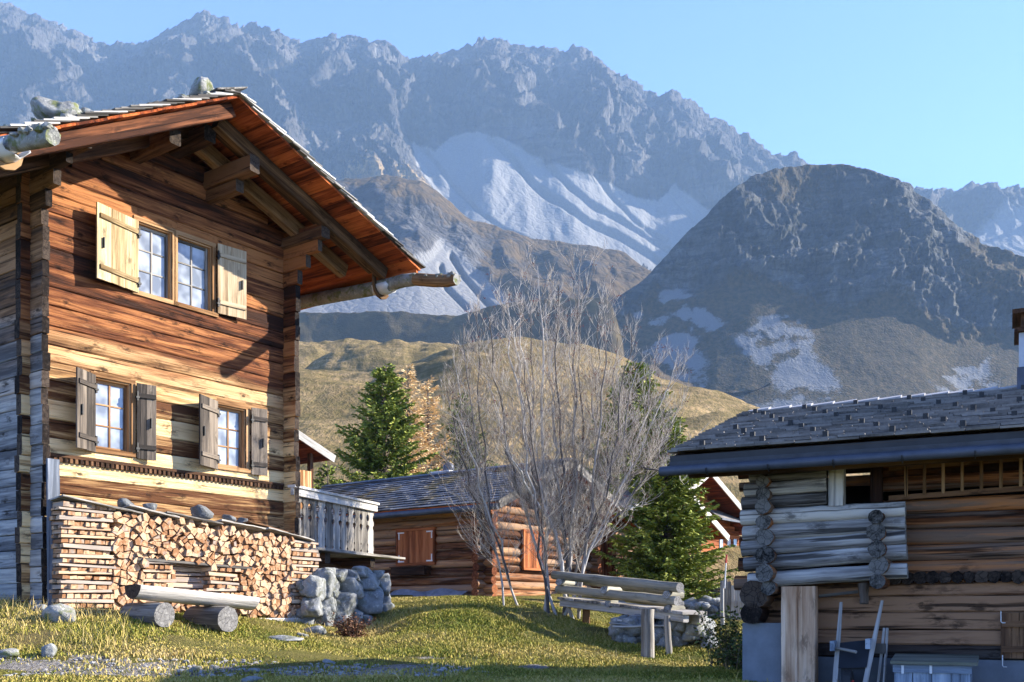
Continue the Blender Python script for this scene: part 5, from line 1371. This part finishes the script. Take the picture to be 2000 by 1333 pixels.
for lab, px, py, Y, R0, sd in (('golden larch nearest the bright spruce behind the cabin', 797, 712, 47, 1.9, 11), ('golden larch standing right of another larch behind the cabin roof', 836, 738, 49, 1.9, 12)):
    x, y = spot(px, Y); conifer('larch_tree', lab, x, y, hgt(py, x, y), R0, sd, N_larch, .30, 8, .6, .8, lo=.3, q=.26, thin=.03, group='larches behind the cabin', droop=.05)
for k, (px, py, Y, h) in enumerate(((1332, 800, 160, 3.4), (1313, 806, 150, 2.6))):
    x, y = spot(px, Y); z = (HZ - py) / F * Y - h * .75
    o = conifer('young_conifer', ('tiny lone conifer higher on the dry hillside', 'tiny lone conifer lower on the dry hillside')[k], x, y, h, .9, 30 + k, N_dull, .3, 7, .8, .8, q=.35, thin=.07, group='tiny conifers on the hillside'); o.location.z = z

# the bare multi-stemmed shrub
rw = random.Random(77)
SX, SY = (1085 - CX) / F * 20.5, 20.5; SZ = gz(SX, SY)
sh = thing('rowan_shrub', 'tall bare grey many-stemmed shrub in front of the cabin gable', 'shrub', (SX, SY, SZ))
tw = MB(500); be_ = []
P4 = [(1, 0), (0, 1), (-1, 0), (0, -1)]; P3 = [(1, 0), (-.5, .87), (-.5, -.87)]; P6 = [(math.cos(k * 1.0472), math.sin(k * 1.0472)) for k in range(6)]
def twig(p, d, L, r0, lev):
    n = 4 if lev < 2 else 3; pts = [p]; q = p.copy(); dd = d.normalized()
    for k in range(n):
        dd = (dd + Vector((rw.uniform(-1, 1), rw.uniform(-1, 1), rw.uniform(-.5, .8))) * .22 + Vector((0, 0, .10))).normalized(); q = q + dd * (L / n); pts.append(q.copy())
    tw.sweep(pts, P3, (.3, .9, .1), [r0 * (1 - .75 * k / n) for k in range(n + 1)], 0, rw.random(), True, 0, 0, 0, False)
    if lev < 2:
        for _ in range(rw.randint(4, 7) if lev == 0 else rw.randint(1, 3)):
            t = rw.uniform(.25, 1.0) * n; k = min(int(t), n - 1); b = pts[k].lerp(pts[k + 1], t - k)
            nd = ((pts[k + 1] - pts[k]).normalized() + Vector((rw.uniform(-1, 1), rw.uniform(-1, 1), rw.uniform(-.4, .9))) * .85)
            twig(b, nd, L * rw.uniform(.35, .7), max(r0 * .6, .004), lev + 1)
    elif rw.random() < .05: be_.append(pts[-1])
tips = [(872, 760), (886, 690), (905, 632), (928, 600), (955, 610), (985, 570), (1008, 560), (1030, 600), (1052, 520), (1060, 590), (1090, 560), (1112, 600), (1135, 525), (1142, 560), (1165, 610), (1190, 590), (1200, 660), (1235, 640), (1250, 720), (1290, 690), (1318, 700), (1330, 790), (1300, 850), (1330, 930), (890, 800), (1000, 620), (940, 720), (1075, 680), (1020, 700), (1160, 700), (1210, 780), (965, 790)]
MAIN = (1, 5, 8, 10, 12, 15, 18, 20, 24, 26, 28)
order = list(MAIN) + [k for k in range(len(tips)) if k not in MAIN]; stems = []
for k in order:
    px, py = tips[k]; dy = rw.uniform(-1.5, 1.5); tip = P(px + rw.uniform(-6, 6), py, SY + dy) - Vector((SX, SY, SZ)); n = 11
    if k in MAIN:
        b0 = Vector((rw.gauss(0, .22) + tip.x * .07, rw.uniform(-.25, .25), -.1))
        if px < 900: b0 = Vector((-.75 - .3 * (k % 3), rw.uniform(-.2, .2), gz(SX - .95, SY) - SZ - .05))
        h = tip.z - b0.z; side = tip.x - b0.x
        c1 = b0 + Vector((side * .26 + rw.uniform(-.15, .15), dy * .2, h * .32)); c2 = b0 + Vector((side * .78 + rw.uniform(-.2, .2), dy * .7, h * (.64 if h > 3 else .85)))
        r0 = (.7 if px > 1220 else 1) * rw.uniform(.024, .036) * (1.25 if k in (8, 12) else .6 if px < 900 else 1)
    else:
        best = min(stems, key=lambda st: abs(st[-1].x - tip.x) + rw.uniform(0, .5)); i = rw.randint(1, 4); b0 = best[i].lerp(best[i + 1], rw.random()); al = (best[i + 1] - best[i]).normalized()
        h = tip.z - b0.z; c1 = b0 + al * h * .3 + Vector(((tip.x - b0.x) * .3, dy * .2, 0)); c2 = tip - Vector(((tip.x - b0.x) * .25, dy * .2, h * .38)); r0 = rw.uniform(.016, .024)
    pts = []
    for i in range(n + 1):
        t = i / n; pts.append(b0 * (1 - t) ** 3 + c1 * 3 * t * (1 - t) ** 2 + c2 * 3 * t * t * (1 - t) + tip * t ** 3 + Vector((rw.uniform(-1, 1), rw.uniform(-1, 1), 0)) * .075 * (0 < i < n))
    stems.append(pts)
    q = MB(510 + k); q.sweep(pts, P6, (0, 1, .1), [r0 * (1 - t / n) ** .8 + .006 for t in range(n + 1)], .002, rw.random(), True); q.build('stem', W_bark, sh)
    for _ in range(int(16 + abs(h) * 4.4)):
        t = rw.uniform(.14 if k in MAIN else .05, .99) * n; i = min(int(t), n - 1); b = pts[i].lerp(pts[i + 1], t - i); al = (pts[i + 1] - pts[i]).normalized()
        out = Vector((rw.uniform(-1, 1) * 1.15, rw.uniform(-1, 1) * 1.15, rw.uniform(-.3, .7)))
        twig(b, al * .6 + out, rw.uniform(.35, 1.2) * (1.15 - .6 * t / n), max(.0058, r0 * .22 * (1 - t / n)), 0)
tw.build('twigs', W_twig, sh)
q = MB(590)
for p in be_:
    for _ in range(4): q.stone(p + Vector((rw.uniform(-.05, .05), rw.uniform(-.05, .05), rw.uniform(-.05, .02))), .010, .010, .010, int(rw.random() * 99), 1, .1)
q.build('berries', flat('dry_berries', (.16, .035, .03), .7, .2), sh)

def leafy(name, label, cat, x, y, H, W, n_st, n_lf, stops, seed, leaf=.035, group=None):
    r = random.Random(seed); z = gz(x, y) - .03; root = thing(name, label, cat, (x, y, z), 0, group)
    q = MB(seed); V = []; T = []
    for k in range(n_st):
        a = r.uniform(0, 6.28); d = Vector((math.cos(a) * W * r.random(), math.sin(a) * W * r.random(), H * r.uniform(.55, 1.05)))
        b = Vector((r.gauss(0, W * .25), r.gauss(0, W * .25), 0)); pts = [b, b + Vector((d.x * .25, d.y * .25, d.z * .5)), b + d]
        q.sweep(pts, P3, (.2, .9, 0), [.007, .005, .002], 0, None, True, 0, 0, 0, False)
        for _ in range(n_lf):
            t = r.uniform(.15, 1.05); p = (pts[0].lerp(pts[1], t * 2) if t < .5 else pts[1].lerp(pts[2], t * 2 - 1)) + Vector((r.gauss(0, .05), r.gauss(0, .05), r.gauss(0, .03)))
            e = Vector((r.uniform(-1, 1), r.uniform(-1, 1), r.uniform(-.6, .6))).normalized() * leaf * r.uniform(.6, 1.5); w = e.cross(Vector((r.uniform(-1, 1), r.uniform(-1, 1), 1))).normalized() * leaf * .45
            V += [tuple(p), tuple(p + e * .5 - w), tuple(p + e), tuple(p + e * .5 + w)]; T.append(r.random())
    q.build('stem', W_trunk, root); quads_obj('foliage', V, T, needle_mat(name + '_leaf', stops), root)
    return root
GR = [(0, (.03, .05, .012)), (.5, (.09, .13, .025)), (1, (.22, .22, .06))]; RB = [(0, (.05, .02, .012)), (.5, (.14, .06, .035)), (1, (.26, .14, .07))]
x, y = spot(1418, 14.2); leafy('leafy_bush', 'straggly green bush at the barn plaster corner', 'bush', x, y, .85, .42, 34, 34, GR, 61, .05)
x, y = spot(1440, 13.4); leafy('leafy_bush', 'lower grass-green bush touching the foot of the barn pier', 'bush', x, y, .55, .3, 22, 26, GR, 62, .045)
x, y = spot(684, 17.4); leafy('dock_plant', 'dry red-brown weed clump before the boulder wall', 'weed', x, y, .42, .42, 46, 30, RB, 63, .04)
x, y = spot(1230, 18.6); leafy('dock_plant', 'pale yellow weed clump by the thick fence post', 'weed', x, y, .3, .3, 22, 22, [(0, (.10, .08, .03)), (1, (.36, .28, .10))], 64, .04)
x, y = spot(1340, 19.0); leafy('dock_plant', 'dry leafy weeds before the rubble wall', 'weed', x, y, .22, .55, 36, 20, [(0, (.10, .08, .03)), (.5, (.20, .16, .05)), (1, (.30, .30, .08))], 65, .04)

# ---------------------------------------------------------------- log ramp, posts, rubble wall
rp = random.Random(31)
ra = thing('log_ramp', 'wooden ramp with grey round-log railing right of the bare shrub', 'ramp', (1.9, 18.6, -.3))
def PR(px, py, Y): return P(px, py, Y) - Vector((1.9, 18.6, -.3))
def rlog(px0, py0, Y0, px1, py1, Y1, r, name, m=W_grey, seed=1):
    q = MB(seed); q.log(PR(px0, py0, Y0), PR(px1, py1, Y1), r * 1.0, r, 8, 12, .004, None, 1, .006); return q.build(name, [m, E_grey], ra)
W_rail = wood('bleached_rail', (.08, .075, .058), (.195, .185, .145), (.33, .31, .25), .4, .3)
rlog(1082, 1124, 20.4, 1328, 1149, 17.2, .088, 'rail', W_rail, 601); rlog(1090, 1151, 20.3, 1324, 1174, 17.2, .085, 'rail', W_rail, 602)
rlog(1130, 1133, 21.4, 1330, 1158, 18.4, .085, 'rail', W_rail, 603); rlog(1130, 1158, 21.4, 1330, 1181, 18.4, .085, 'rail', W_rail, 604)
for px, py, Y in ((1188, 1153, 18.95), (1196, 1180, 18.85), (1310, 1162, 17.45), (1312, 1190, 17.4), (1100, 1138, 20.1)):
    q = MB(int(px)); c = PR(px, py, Y); q.log(c + Vector((.25, .45, 0)), c + Vector((-.1, -.16, 0)), .07, .07, 3, 10, .003); q.build('spacer_block', [W_rail, E_grey], ra)
dv = Vector((1.75, -2.9, -.27)); sd = Vector((.86, .52, 0)); a0 = PR(1098, 1171, 20.2); q = MB(610)
q2 = MB(611)
for k in range(13):
    f = k / 13; p = a0 + dv * f * 1.12; q.hexa([p - sd * .12, p + dv * .082 - sd * .12, p + dv * .082 + sd * .42, p + sd * .42, p - sd * .12 + Vector((0, 0, .05)), p + dv * .082 - sd * .12 + Vector((0, 0, .05)), p + dv * .082 + sd * .42 + Vector((0, 0, .05)), p + sd * .42 + Vector((0, 0, .05))])
q.build('deck_planks', W_grey, ra); q2.beam(a0 + Vector((0, 0, -.07)), a0 + dv * 1.1 + Vector((0, 0, -.07)), .12, .13, (0, 0, 1), 4, .004); q2.beam(a0 + sd * .36 + Vector((0, 0, -.1)), a0 + dv * 1.1 + sd * .36 + Vector((0, 0, -.1)), .14, .16, (0, 0, 1), 4, .004); q2.build('bearer', W_bench, ra)
for f in (.12, .5, .85):
    p = a0 + dv * f; q = MB(612); g = gz(p.x + 1.9, p.y + 18.6) + .3; q.beam(p + sd * .3 + Vector((0, 0, g - .12 - p.z)), p + sd * .3 + Vector((0, 0, -.12)), .14, .14, (0, 1, 0), 3, .004); q.build('support_post', W_dark, ra)
def post(px0, py0, px1, py1, Y, r, label, seed, m=W_grey, seg=9):
    a, b = P(px1, py1, Y), P(px0, py0, Y); a.z = min(a.z, gz(a.x, a.y)) - .15; q = MB(seed); q.log(Vector((0, 0, 0)), b - a, r * 1.08, r * .95, 6, seg, r * .04, None, 1, .004, (0, 1, 0))
    o = q.build('wooden_post', [m, E_grey]); o.location = a; return tag(o, label, 'post', 'posts beside the ramp')
post(1265, 1190, 1264, 1287, 16.4, .105, 'thickest squat grey post at the ramp end', 621, W_grey, 8); post(1302, 1203, 1308, 1277, 16.9, .055, 'thin leaning post just right of the thickest post', 622)
post(1367, 1192, 1367, 1262, 18.4, .05, 'straight slim post in front of the rubble stones', 623, W_grey); post(1410, 1150, 1411, 1228, 22, .045, 'tall thin grey post before the far plank fence', 624, W_bench)
q = MB(630)
for k in range(170):
    f = rp.random(); px = 1205 + f * 180; Y = 17.9 - f * .3 + rp.uniform(-.2, .45); w = P(px, 1240, Y); top = .50 - .12 * abs(math.sin(f * 7)) - .22 * max(0, f - .88) * 8 - (.1 if f < .12 else 0)
    if .35 < f < .5: top -= .14
    z = gz(w.x, w.y) + rp.random() ** .8 * max(top, .1); r = rp.uniform(.07, .16)
    q.stone((w.x, w.y, z), r * 1.25, r * 1.1, r * .85, 700 + k, 2, .5, None, True, rp.uniform(0, 3), True)
tag(q.build('rubble_wall', S_wall), 'tumbled grey rubble stone wall behind the fence posts', 'wall')
for k, (px, py, px1, py1, Y) in enumerate(((1190, 1217, 1290, 1226, 17.6), (1196, 1224, 1300, 1222, 17.5), (1205, 1212, 1275, 1219, 17.7))):
    q = MB(640 + k); a, b = P(px, py, Y), P(px1, py1, Y); q.beam(Vector((0, 0, 0)), b - a, .10, .025, (0, 0, 1), 5, .004, .1, None, 0, .006); o = q.build('loose_board', W_bench); o.location = a
    tag(o, ('pale loose board on the rubble, lowest of three', 'pale loose board crossing two others on the rubble', 'shortest pale loose board under the ramp')[k], 'board', 'loose boards under the ramp')
# far end of the lane: log pile, plank fence, low wall
for k in range(14):
    row, col = divmod(k, 4); px = 1384 + col * 13 + (row % 2) * 6; py = 1180 - row * 11.5; Y = 27; a = P(px, py, Y); r = .085
    q = MB(650 + k); q.log(Vector((0, 0, 0)), Vector((.5, .9, 0)), r, r, 2, 10, .003); o = q.build('stacked_log', [W_dark, E_grey]); o.location = a
    tag(o, 'dark round log with its grey end showing in the pile beside the far plank fence', 'log', 'round logs piled by the far fence')
q = MB(670)
for k in range(40):
    f = rp.random(); w = P(1352 + f * 90, 1210, 25.5 + rp.uniform(-.3, .3)); r = rp.uniform(.1, .2); q.stone((w.x, w.y, gz(w.x, w.y) + rp.random() * .42), r * 1.3, r, r * .8, 800 + k, 2, .5, None, True, rp.uniform(0, 3))
tag(q.build('stone_wall', S_wall), 'low stone wall under the far log pile', 'wall')
pf = thing('plank_fence', 'grey upright plank fence beside the far log pile', 'fence', tuple(P(1425, 1215, 25)))
q = MB(675)
for k in range(8):
    a = P(1410 + k * 7, 1214, 25.2 - k * .15) - pf.location; q.beam(a, a + Vector((0, 0, .95 + rp.uniform(-.12, .1))), .085, .025, (0, 1, 0), 3, .003)
q.build('planks', W_grey, pf); q = MB(676); q.beam(P(1408, 1180, 25.4) - pf.location, P(1462, 1176, 24.2) - pf.location, .04, .07); q.build('rail', W_grey, pf)
q = MB(678); a = P(1415, 1150, 24.5); q.log(Vector((0, 0, 0)), P(1419, 1085, 24.5) - a, .02, .014, 6, 8, 0); o = q.build('marker_pole', [K_white, K_red]); o.location = a + Vector((0, 0, -.6)); 
o.location = a; q2 = MB(679); q2.log(P(1418, 1100, 24.5) - a, P(1419, 1084, 24.5) - a, .023, .02, 2, 8, 0); r_ = q2.build('red_tip', K_red, o); tag(o, 'slender white pole with a red top by the plank fence', 'pole')

# ---------------------------------------------------------------- houses farther off
def far_house(name, label, O, ang, apx, apy, v0, lx, ly, rx, ry, wl, wr, depth, zb, mw, mr, seed, tileroof=None):
    f = Frame(O, ang); root = thing(name, label, 'house', (O[0], O[1], zb), ang)
    def H3(u, v, z): return Vector((u, -v, z - zb))
    A = f.at(apx, apy, v0); l = f.at(lx, ly, v0); r = f.at(rx, ry, v0)
    tl = (A.z - l.z) / (A.x - l.x); tr = (A.z - r.z) / (r.x - A.x); u0, u1 = l.x + wl, r.x - wr
    sf = lambda u: A.z - .15 - (tr * (u - A.x) if u > A.x else tl * (A.x - u))
    q = MB(seed); z = zb
    while z < A.z - .3:
        lo = u0 if sf(u0) > z + .2 else A.x - (A.z - .2 - z - .2) / tl; hi = u1 if sf(u1) > z + .2 else A.x + (A.z - .2 - z - .2) / tr
        if hi - lo > .2: q.beam(H3(lo, -.08, z + .1), H3(hi, -.08, z + .1), .16, .195, (0, 0, 1), 3, .003, .15)
        z += .2
    q.box(tuple(H3(u0, -depth, zb)), tuple(H3(u0 + .15, -.17, sf(u0) - .05))); q.box(tuple(H3(u1 - .15, -depth, zb)), tuple(H3(u1, -.17, sf(u1) - .05)))
    q.build('wall', mw, root)
    for sgn, e, t in ((-1, l, tl), (1, r, tr)):
        n = Vector((sgn * t, 0, 1)).normalized()
        def hx(d0, d1, va, vb, name, m, sd, ua=None, ub=None):
            ua = A.x if ua is None else ua; ub = e.x if ub is None else ub
            za = A.z - t * abs(ua - A.x); zb2 = A.z - t * abs(ub - A.x); q = MB(sd)
            c = [H3(ua, va, za), H3(ua, vb, za), H3(ub, vb, zb2), H3(ub, va, zb2)]
            q.hexa([p + n * d0 for p in c] + [p + n * d1 for p in c]); return q.build(name, m, root)
        hx(-.15, -.06, v0 - .05, -depth, 'roof_boarding', W_red, seed + 3)
        hx(-.056, .0, v0 - .02, -depth, 'roof_covering', mr, seed + 4)
        hx(-.24, .01, v0 + .03, v0 - .018, 'barge_board', W_bench, seed + 5)
    return root, f, H3, sf
# the house behind the chalet: only the right-hand end of its roof shows
h1, f1, H31, s1 = far_house('chalet_house', 'red-boarded roof corner of a house just behind the sunburnt chalet', ((-7.4), 34.0, 0), R(53), 500, 786, 1.2, 330, 830, 655, 891, 1.2, 2.1, 7, .4, W_cabin, L_cabin, 800)
a = f1.at(606, 905, .6); b = f1.at(606, 945, .6); q = MB(810); q.beam(H31(a.x, .6, .5), H31(a.x, .6, s1(a.x)), .16, .16, (0, 1, 0)); q.build('post', W_cabin, h1)
c0 = f1.at(570, 934, .75); c1 = f1.at(608, 930, .75); q = MB(812); n = 9
for k in range(n): q.beam(H31(c0.x + (c1.x - c0.x) * (k + .5) / n, .75, 2.6), H31(c0.x + (c1.x - c0.x) * (k + .5) / n, .75, 4.72), (c1.x - c0.x) / n - .01, .03, (0, 1, 0))
q.build('railing_boards', wood('orange_board', (.25, .11, .04), (.46, .24, .10), (.6, .36, .18), .4, .3), h1)
# the two-storey house at the end of the lane
h2, f2, H32, s2 = far_house('chalet_house', 'red-brown chalet with white-edged gable at the end of the lane', tuple(P(1390, 1198, 46).xy) + (0,), R(53), 1388, 917, 1.0, 1318, 978, 1490, 1038, .7, .35, 8, -.3, W_cabinred, W_bench, 830)
h3, f3, H33, s3 = far_house('chalet_house', 'lower wooden house whose steep eave shows behind the broad spruce', tuple(P(1372, 1198, 40).xy) + (0,), R(53), 1318, 925, .8, 1225, 1000, 1424, 1047, .6, .8, 6, -.2, W_cabin, L_barn, 850)
# balcony, dormer and windows of the far house
q = MB(860); a, b = f2.at(1396, 1090, .5), f2.at(1460, 1094, .5); zl = f2.at(1396, 1122, .5).z; n = 13
for k in range(n): q.beam(H32(a.x + (b.x - a.x) * (k + .5) / n, .5, zl), H32(a.x + (b.x - a.x) * (k + .5) / n, .5, a.z), (b.x - a.x) / n * .72, .03, (0, 1, 0))
q.beam(H32(a.x, .5, a.z), H32(b.x, .5, a.z), .08, .08); q.box(tuple(H32(a.x, .55, zl - .12)), tuple(H32(b.x, 0, zl))); q.build('balcony', bpy.data.materials['orange_board'], h2)
q = MB(862); a, b = f2.at(1400, 993, .55), f2.at(1470, 993, .55); z0 = f2.at(1400, 1012, .55).z
for j in range(5):
    for k in range(14):
        u = a.x + (b.x - a.x) * k / 14; w = (b.x - a.x) / 14 - .015; v = .75 - j * .16; z = z0 + j * .09
        q.hexa([H32(u, v, z), H32(u + w, v, z), H32(u + w, v - .2, z + .1), H32(u, v - .2, z + .1), H32(u, v, z + .03), H32(u + w, v, z + .03), H32(u + w, v - .2, z + .13), H32(u, v - .2, z + .13)])
q.build('porch_roof', L_barn, h2)
q = MB(864); q.beam(H32(a.x, .78, z0 - .05), H32(b.x, .78, z0 - .05), .08, .1); q.build('porch_gutter', K_gutter, h2)
for k, px in enumerate((1409, 1424, 1436)):
    c = f2.at(px, 1068, .03); q = MB(866 + k); q.box(tuple(H32(c.x - .16, .03, c.z - .35)), tuple(H32(c.x + .16, -.01, c.z + .35))); q.build('window', K_pane if k != 1 else K_white, h2)

# ---------------------------------------------------------------- things before the barn wall
wb = thing('wheelbarrow', 'old dark wheelbarrow tipped up against the barn wall, handles upwards', 'wheelbarrow', tuple(fB.world(1.55, .1, BB)), R(-26.3))
def W3(u, v, z): return Vector((u - 1.55, -(v - .1), z - BB))
for (x0, y0, x1, y1, va, vb) in ((1643, 1177, 1630, 1345, -.22, .22), (1723, 1174, 1688, 1345, -.22, .22)):
    a, b = fB.at(x0, y0, va), fB.at(x1, y1, vb); m_ = a.lerp(b, .45) + Vector((0, -.02, 0)); q = MB(900 + int(x0))
    def wv(p): return Vector((p.x - 1.55, p.y + .1, p.z - BB))
    q.sweep([wv(a), wv(a.lerp(b, .25)), wv(a.lerp(b, .5)), wv(a.lerp(b, .75)), wv(b)], [(-.02, -.014), (.02, -.014), (.02, .014), (-.02, .014)], (0, 1, 0), [.7, .9, 1.1, 1.2, 1.2], .001); q.build('handle', W_grey, wb)
c = [fB.at(1641, 1256, .0), fB.at(1702, 1250, .0), fB.at(1692, 1304, .16), fB.at(1637, 1306, .16)]
q = MB(905); wv = lambda p, d: Vector((p.x - 1.55, p.y + .1 + d, p.z - BB)); q.hexa([wv(p, .0) for p in c] + [wv(p, .22) for p in c]); q.build('tray', flat('black_tray', (.012, .014, .018), .6, .3), wb)
for x, y in ((1627, 1262), (1696, 1258)):
    p = fB.at(x, y, .1); q = MB(907 + int(x)); q.box((p.x - 1.575, p.y + .06, p.z - BB - .05), (p.x - 1.53, p.y + .3, p.z - BB + .05)); q.build('leg', K_chest, wb)
q = MB(906); c = [fB.at(1642, 1306, .12), fB.at(1690, 1304, .12), fB.at(1684, 1350, .2), fB.at(1644, 1350, .2)]; q.hexa([wv(p, .0) for p in c] + [wv(p, .2) for p in c]); q.build('tray_base', K_iron, wb)
p0, p1 = fB.at(1633, 1266, .06), fB.at(1672, 1274, .2); q = MB(909); q.log(wv(p0, 0), wv(p1, 0), .016, .016, 3, 8, 0); q.build('crossbar', W_grey, wb)
p = fB.at(1657, 1338, .3); q = MB(911); q.sweep([wv(p, 0) + Vector((.0 - .035, 0, 0)), wv(p, 0) + Vector((.035, 0, 0))], [(.15 * math.cos(k * .35), .15 * math.sin(k * .35)) for k in range(18)], (0, 0, 1)); wh = q.build('wheel', K_iron, wb)
q = MB(912); q.sweep([wv(p, 0) + Vector((-.05, 0, 0)), wv(p, 0) + Vector((.05, 0, 0))], [(.05 * math.cos(k * .52), .05 * math.sin(k * .52)) for k in range(12)], (0, 0, 1)); q.build('hub', K_red, wh)
sl = thing('wooden_sledge', 'narrow grey two-slat frame leaning right of the wheelbarrow', 'sledge', tuple(fB.world(1.9, .1, BB)), R(-26.3))
for (x0, x1) in ((1727, 1714), (1733, 1726)):
    a, b = fB.at(x0, 1228, -.25), fB.at(x1, 1345, .05); q = MB(915 + x0); q.beam(Vector((a.x - 1.9, a.y + .1, a.z - BB)), Vector((b.x - 1.9, b.y + .1, b.z - BB)), .026, .03, (0, 1, 0)); q.build('slat', W_grey, sl)
a = fB.at(1722, 1267, -.1); q = MB(918); q.box((a.x - 1.96, a.y + .05, a.z - BB - .05), (a.x - 1.86, a.y + .11, a.z - BB + .05)); q.build('cross_block', W_grey, sl)
cs = thing('wooden_chest', 'blue-grey boarded chest with a mossy lid against the barn wall', 'chest', tuple(fB.world(2.5, .1, BB)), R(-26.3))
def K3(u, v, z): return Vector((u - 2.5, -(v - .1), z - BB))
a, b = fB.at(1746, 1298, .22), fB.at(1896, 1296, .22); zt = a.z; q = MB(920)
n = 4
for k in range(n): q.box(tuple(K3(a.x + (b.x - a.x) * k / n + .003, .22, BB)), tuple(K3(a.x + (b.x - a.x) * (k + 1) / n - .003, .19, zt)))
q.box(tuple(K3(a.x, .185, BB)), tuple(K3(a.x + .03, -.2, zt))); q.box(tuple(K3(b.x - .03, .185, BB)), tuple(K3(b.x, -.2, zt))); q.box(tuple(K3(a.x - .01, .235, zt - .075)), tuple(K3(b.x + .01, .2225, zt))); q.build('body', K_chest, cs)
q = MB(921); q.hexa([K3(a.x - .03, .27, zt + .004), K3(b.x + .06, .27, zt + .004), K3(b.x + .06, -.22, zt + .06), K3(a.x - .03, -.22, zt + .06), K3(a.x - .03, .27, zt + .034), K3(b.x + .06, .27, zt + .034), K3(b.x + .06, -.22, zt + .09), K3(a.x - .03, -.22, zt + .09)])
q.build('lid', wood('mossy_lid', (.06, .06, .04), (.15, .15, .11), (.27, .26, .20), .3, .3), cs)
for px in (1763, 1818):
    p = fB.at(px, 1307, .24); q = MB(922 + px); q.box(tuple(K3(p.x - .012, .245, p.z - .045)), tuple(K3(p.x + .012, .2375, p.z + .035))); q.build('hasp', K_white, cs)
for px, py in ((1955, 1206), (1958, 1292)):
    p = fB.at(px, py, RV + .1); q = MB(930 + px); pts = [Vector((p.x + dx, p.y, p.z - BB + dz)) for dx, dz in ((0, .06), (0, -.04), (.01, -.055), (.04, -.055))]; q.sweep(pts, [(.005, 0), (0, .005), (-.005, 0), (0, -.005)], (0, 1, 0)); q.build('shutter_hook', K_white, [o for o in bn.children if o.name.startswith('shutter')][0])
p = fB.at(1686, 1166, -.02); q = MB(935); q.log(N3(p.x, -.12, p.z - .07), N3(p.x - .01, -.14, p.z + .14), .045, .05, 3, 9, .008, None, 1, .003, (0, 1, 0)); q.build('prop_stub', [W_trunk, E_mossy], bn)
p0, p1 = fB.at(1600, 1165, -.28), fB.at(1676, 1156, -.28); q = MB(936); q.beam(N3(p0.x, -.28, p0.z), N3(p1.x, -.28, p1.z), .02, .03); q.build('batten', W_grey, bn)

# ---------------------------------------------------------------- stones lying about
for k, (px, py, Y, r, fl, lab) in enumerate(((118, 1216, 13.9, 27, .75, 'largest pale boulder in the dry grass before the blue-grey board'), (80, 1200, 14.3, 15, .7, 'small grey stone between the chalet corner and the pale boulder'), (97, 1282, 12.4, 13, 1.5, 'upright pointed stone at the grass edge above the gravel'), (14, 1281, 12.3, 24, .45, 'flat whitish stone at the photo edge by the gravel'),
        (613, 1228, 17.2, 19, .6, 'rounded pale stone where the firewood meets the boulder wall'), (552, 1250, 15.6, 32, .22, 'broad flat stone sunk in the grass before the firewood'), (590, 1240, 16.4, 12, .5, 'small stone next to the broad flat stone'), (382, 1302, 12.2, 10, .6, 'grey stone on the gravel below the log bench'), (498, 1309, 12.2, 13, .5, 'light stone in the middle of the gravel track'), (563, 1318, 12.0, 8, .6, 'tiny stone at the lower gravel edge'), (352, 1314, 12.0, 8, .6, 'small dark stone low on the gravel, left part'), (493, 1331, 11.3, 20, .4, 'half-cut grey stone at the bottom of the photo'), (1395, 1256, 18.2, 20, .3, 'flat dark stone at the foot of the slim post'), (640, 1298, 13.2, 11, .6, 'grey stone where track and bank meet'), (700, 1300, 13.0, 9, .5, 'flat stone on the track below the boulder wall'))):
    x, y = spot(px, Y); rr = r * Y / F; q = MB(950 + k); q.stone((0, 0, 0), rr * 1.1, rr, rr * fl, 950 + k, 3, .45, None, True, k); o = q.build('stone', S_wall if k % 3 else S_moss); o.location = (x, y, gz(x, y) + rr * fl * .35); tag(o, lab, 'stone', 'stones in the grass and gravel')
q = MB(990); rs_ = random.Random(4)
for k in range(900):
    px = rs_.uniform(-20, 960); Y = rs_.uniform(11.3, 13.2); x, y = spot(px, Y); z = gz(x, y); py = HZ - z / Y * F
    if not (1286 < py < 1324): continue
    r = rs_.uniform(.008, .03) * (1.6 if rs_.random() < .1 else 1); q.stone((x, y, z + r * .2), r * 1.3, r, r * .6, k, 1, .6, None, False, rs_.uniform(0, 3))
tag(q.build('gravel', stone_mat('gravel_stone', (.16, .155, .15), (.48, .46, .44), (.55, .54, .52), (.2, .18, .14), .2, 9)), kind='stuff')

# ---------------------------------------------------------------- haze
hz = MB(); hz.box((-4200, -40, -25), (4600, 4200, 1900))
hm = bpy.data.materials.new('haze_air'); hm.use_nodes = True
hm.node_tree.nodes.remove(hm.node_tree.nodes['Principled BSDF'])
hv = hm.node_tree.nodes.new('ShaderNodeVolumePrincipled')
hv.inputs['Color'].default_value = (.42, .66, 1.0, 1); hv.inputs['Density'].default_value = HAZE
hv.inputs['Anisotropy'].default_value = 0.0
hm.node_tree.links.new(hv.outputs[0], hm.node_tree.nodes['Material Output'].inputs['Volume'])
haze = hz.build('haze', hm); tag(haze, kind='stuff')
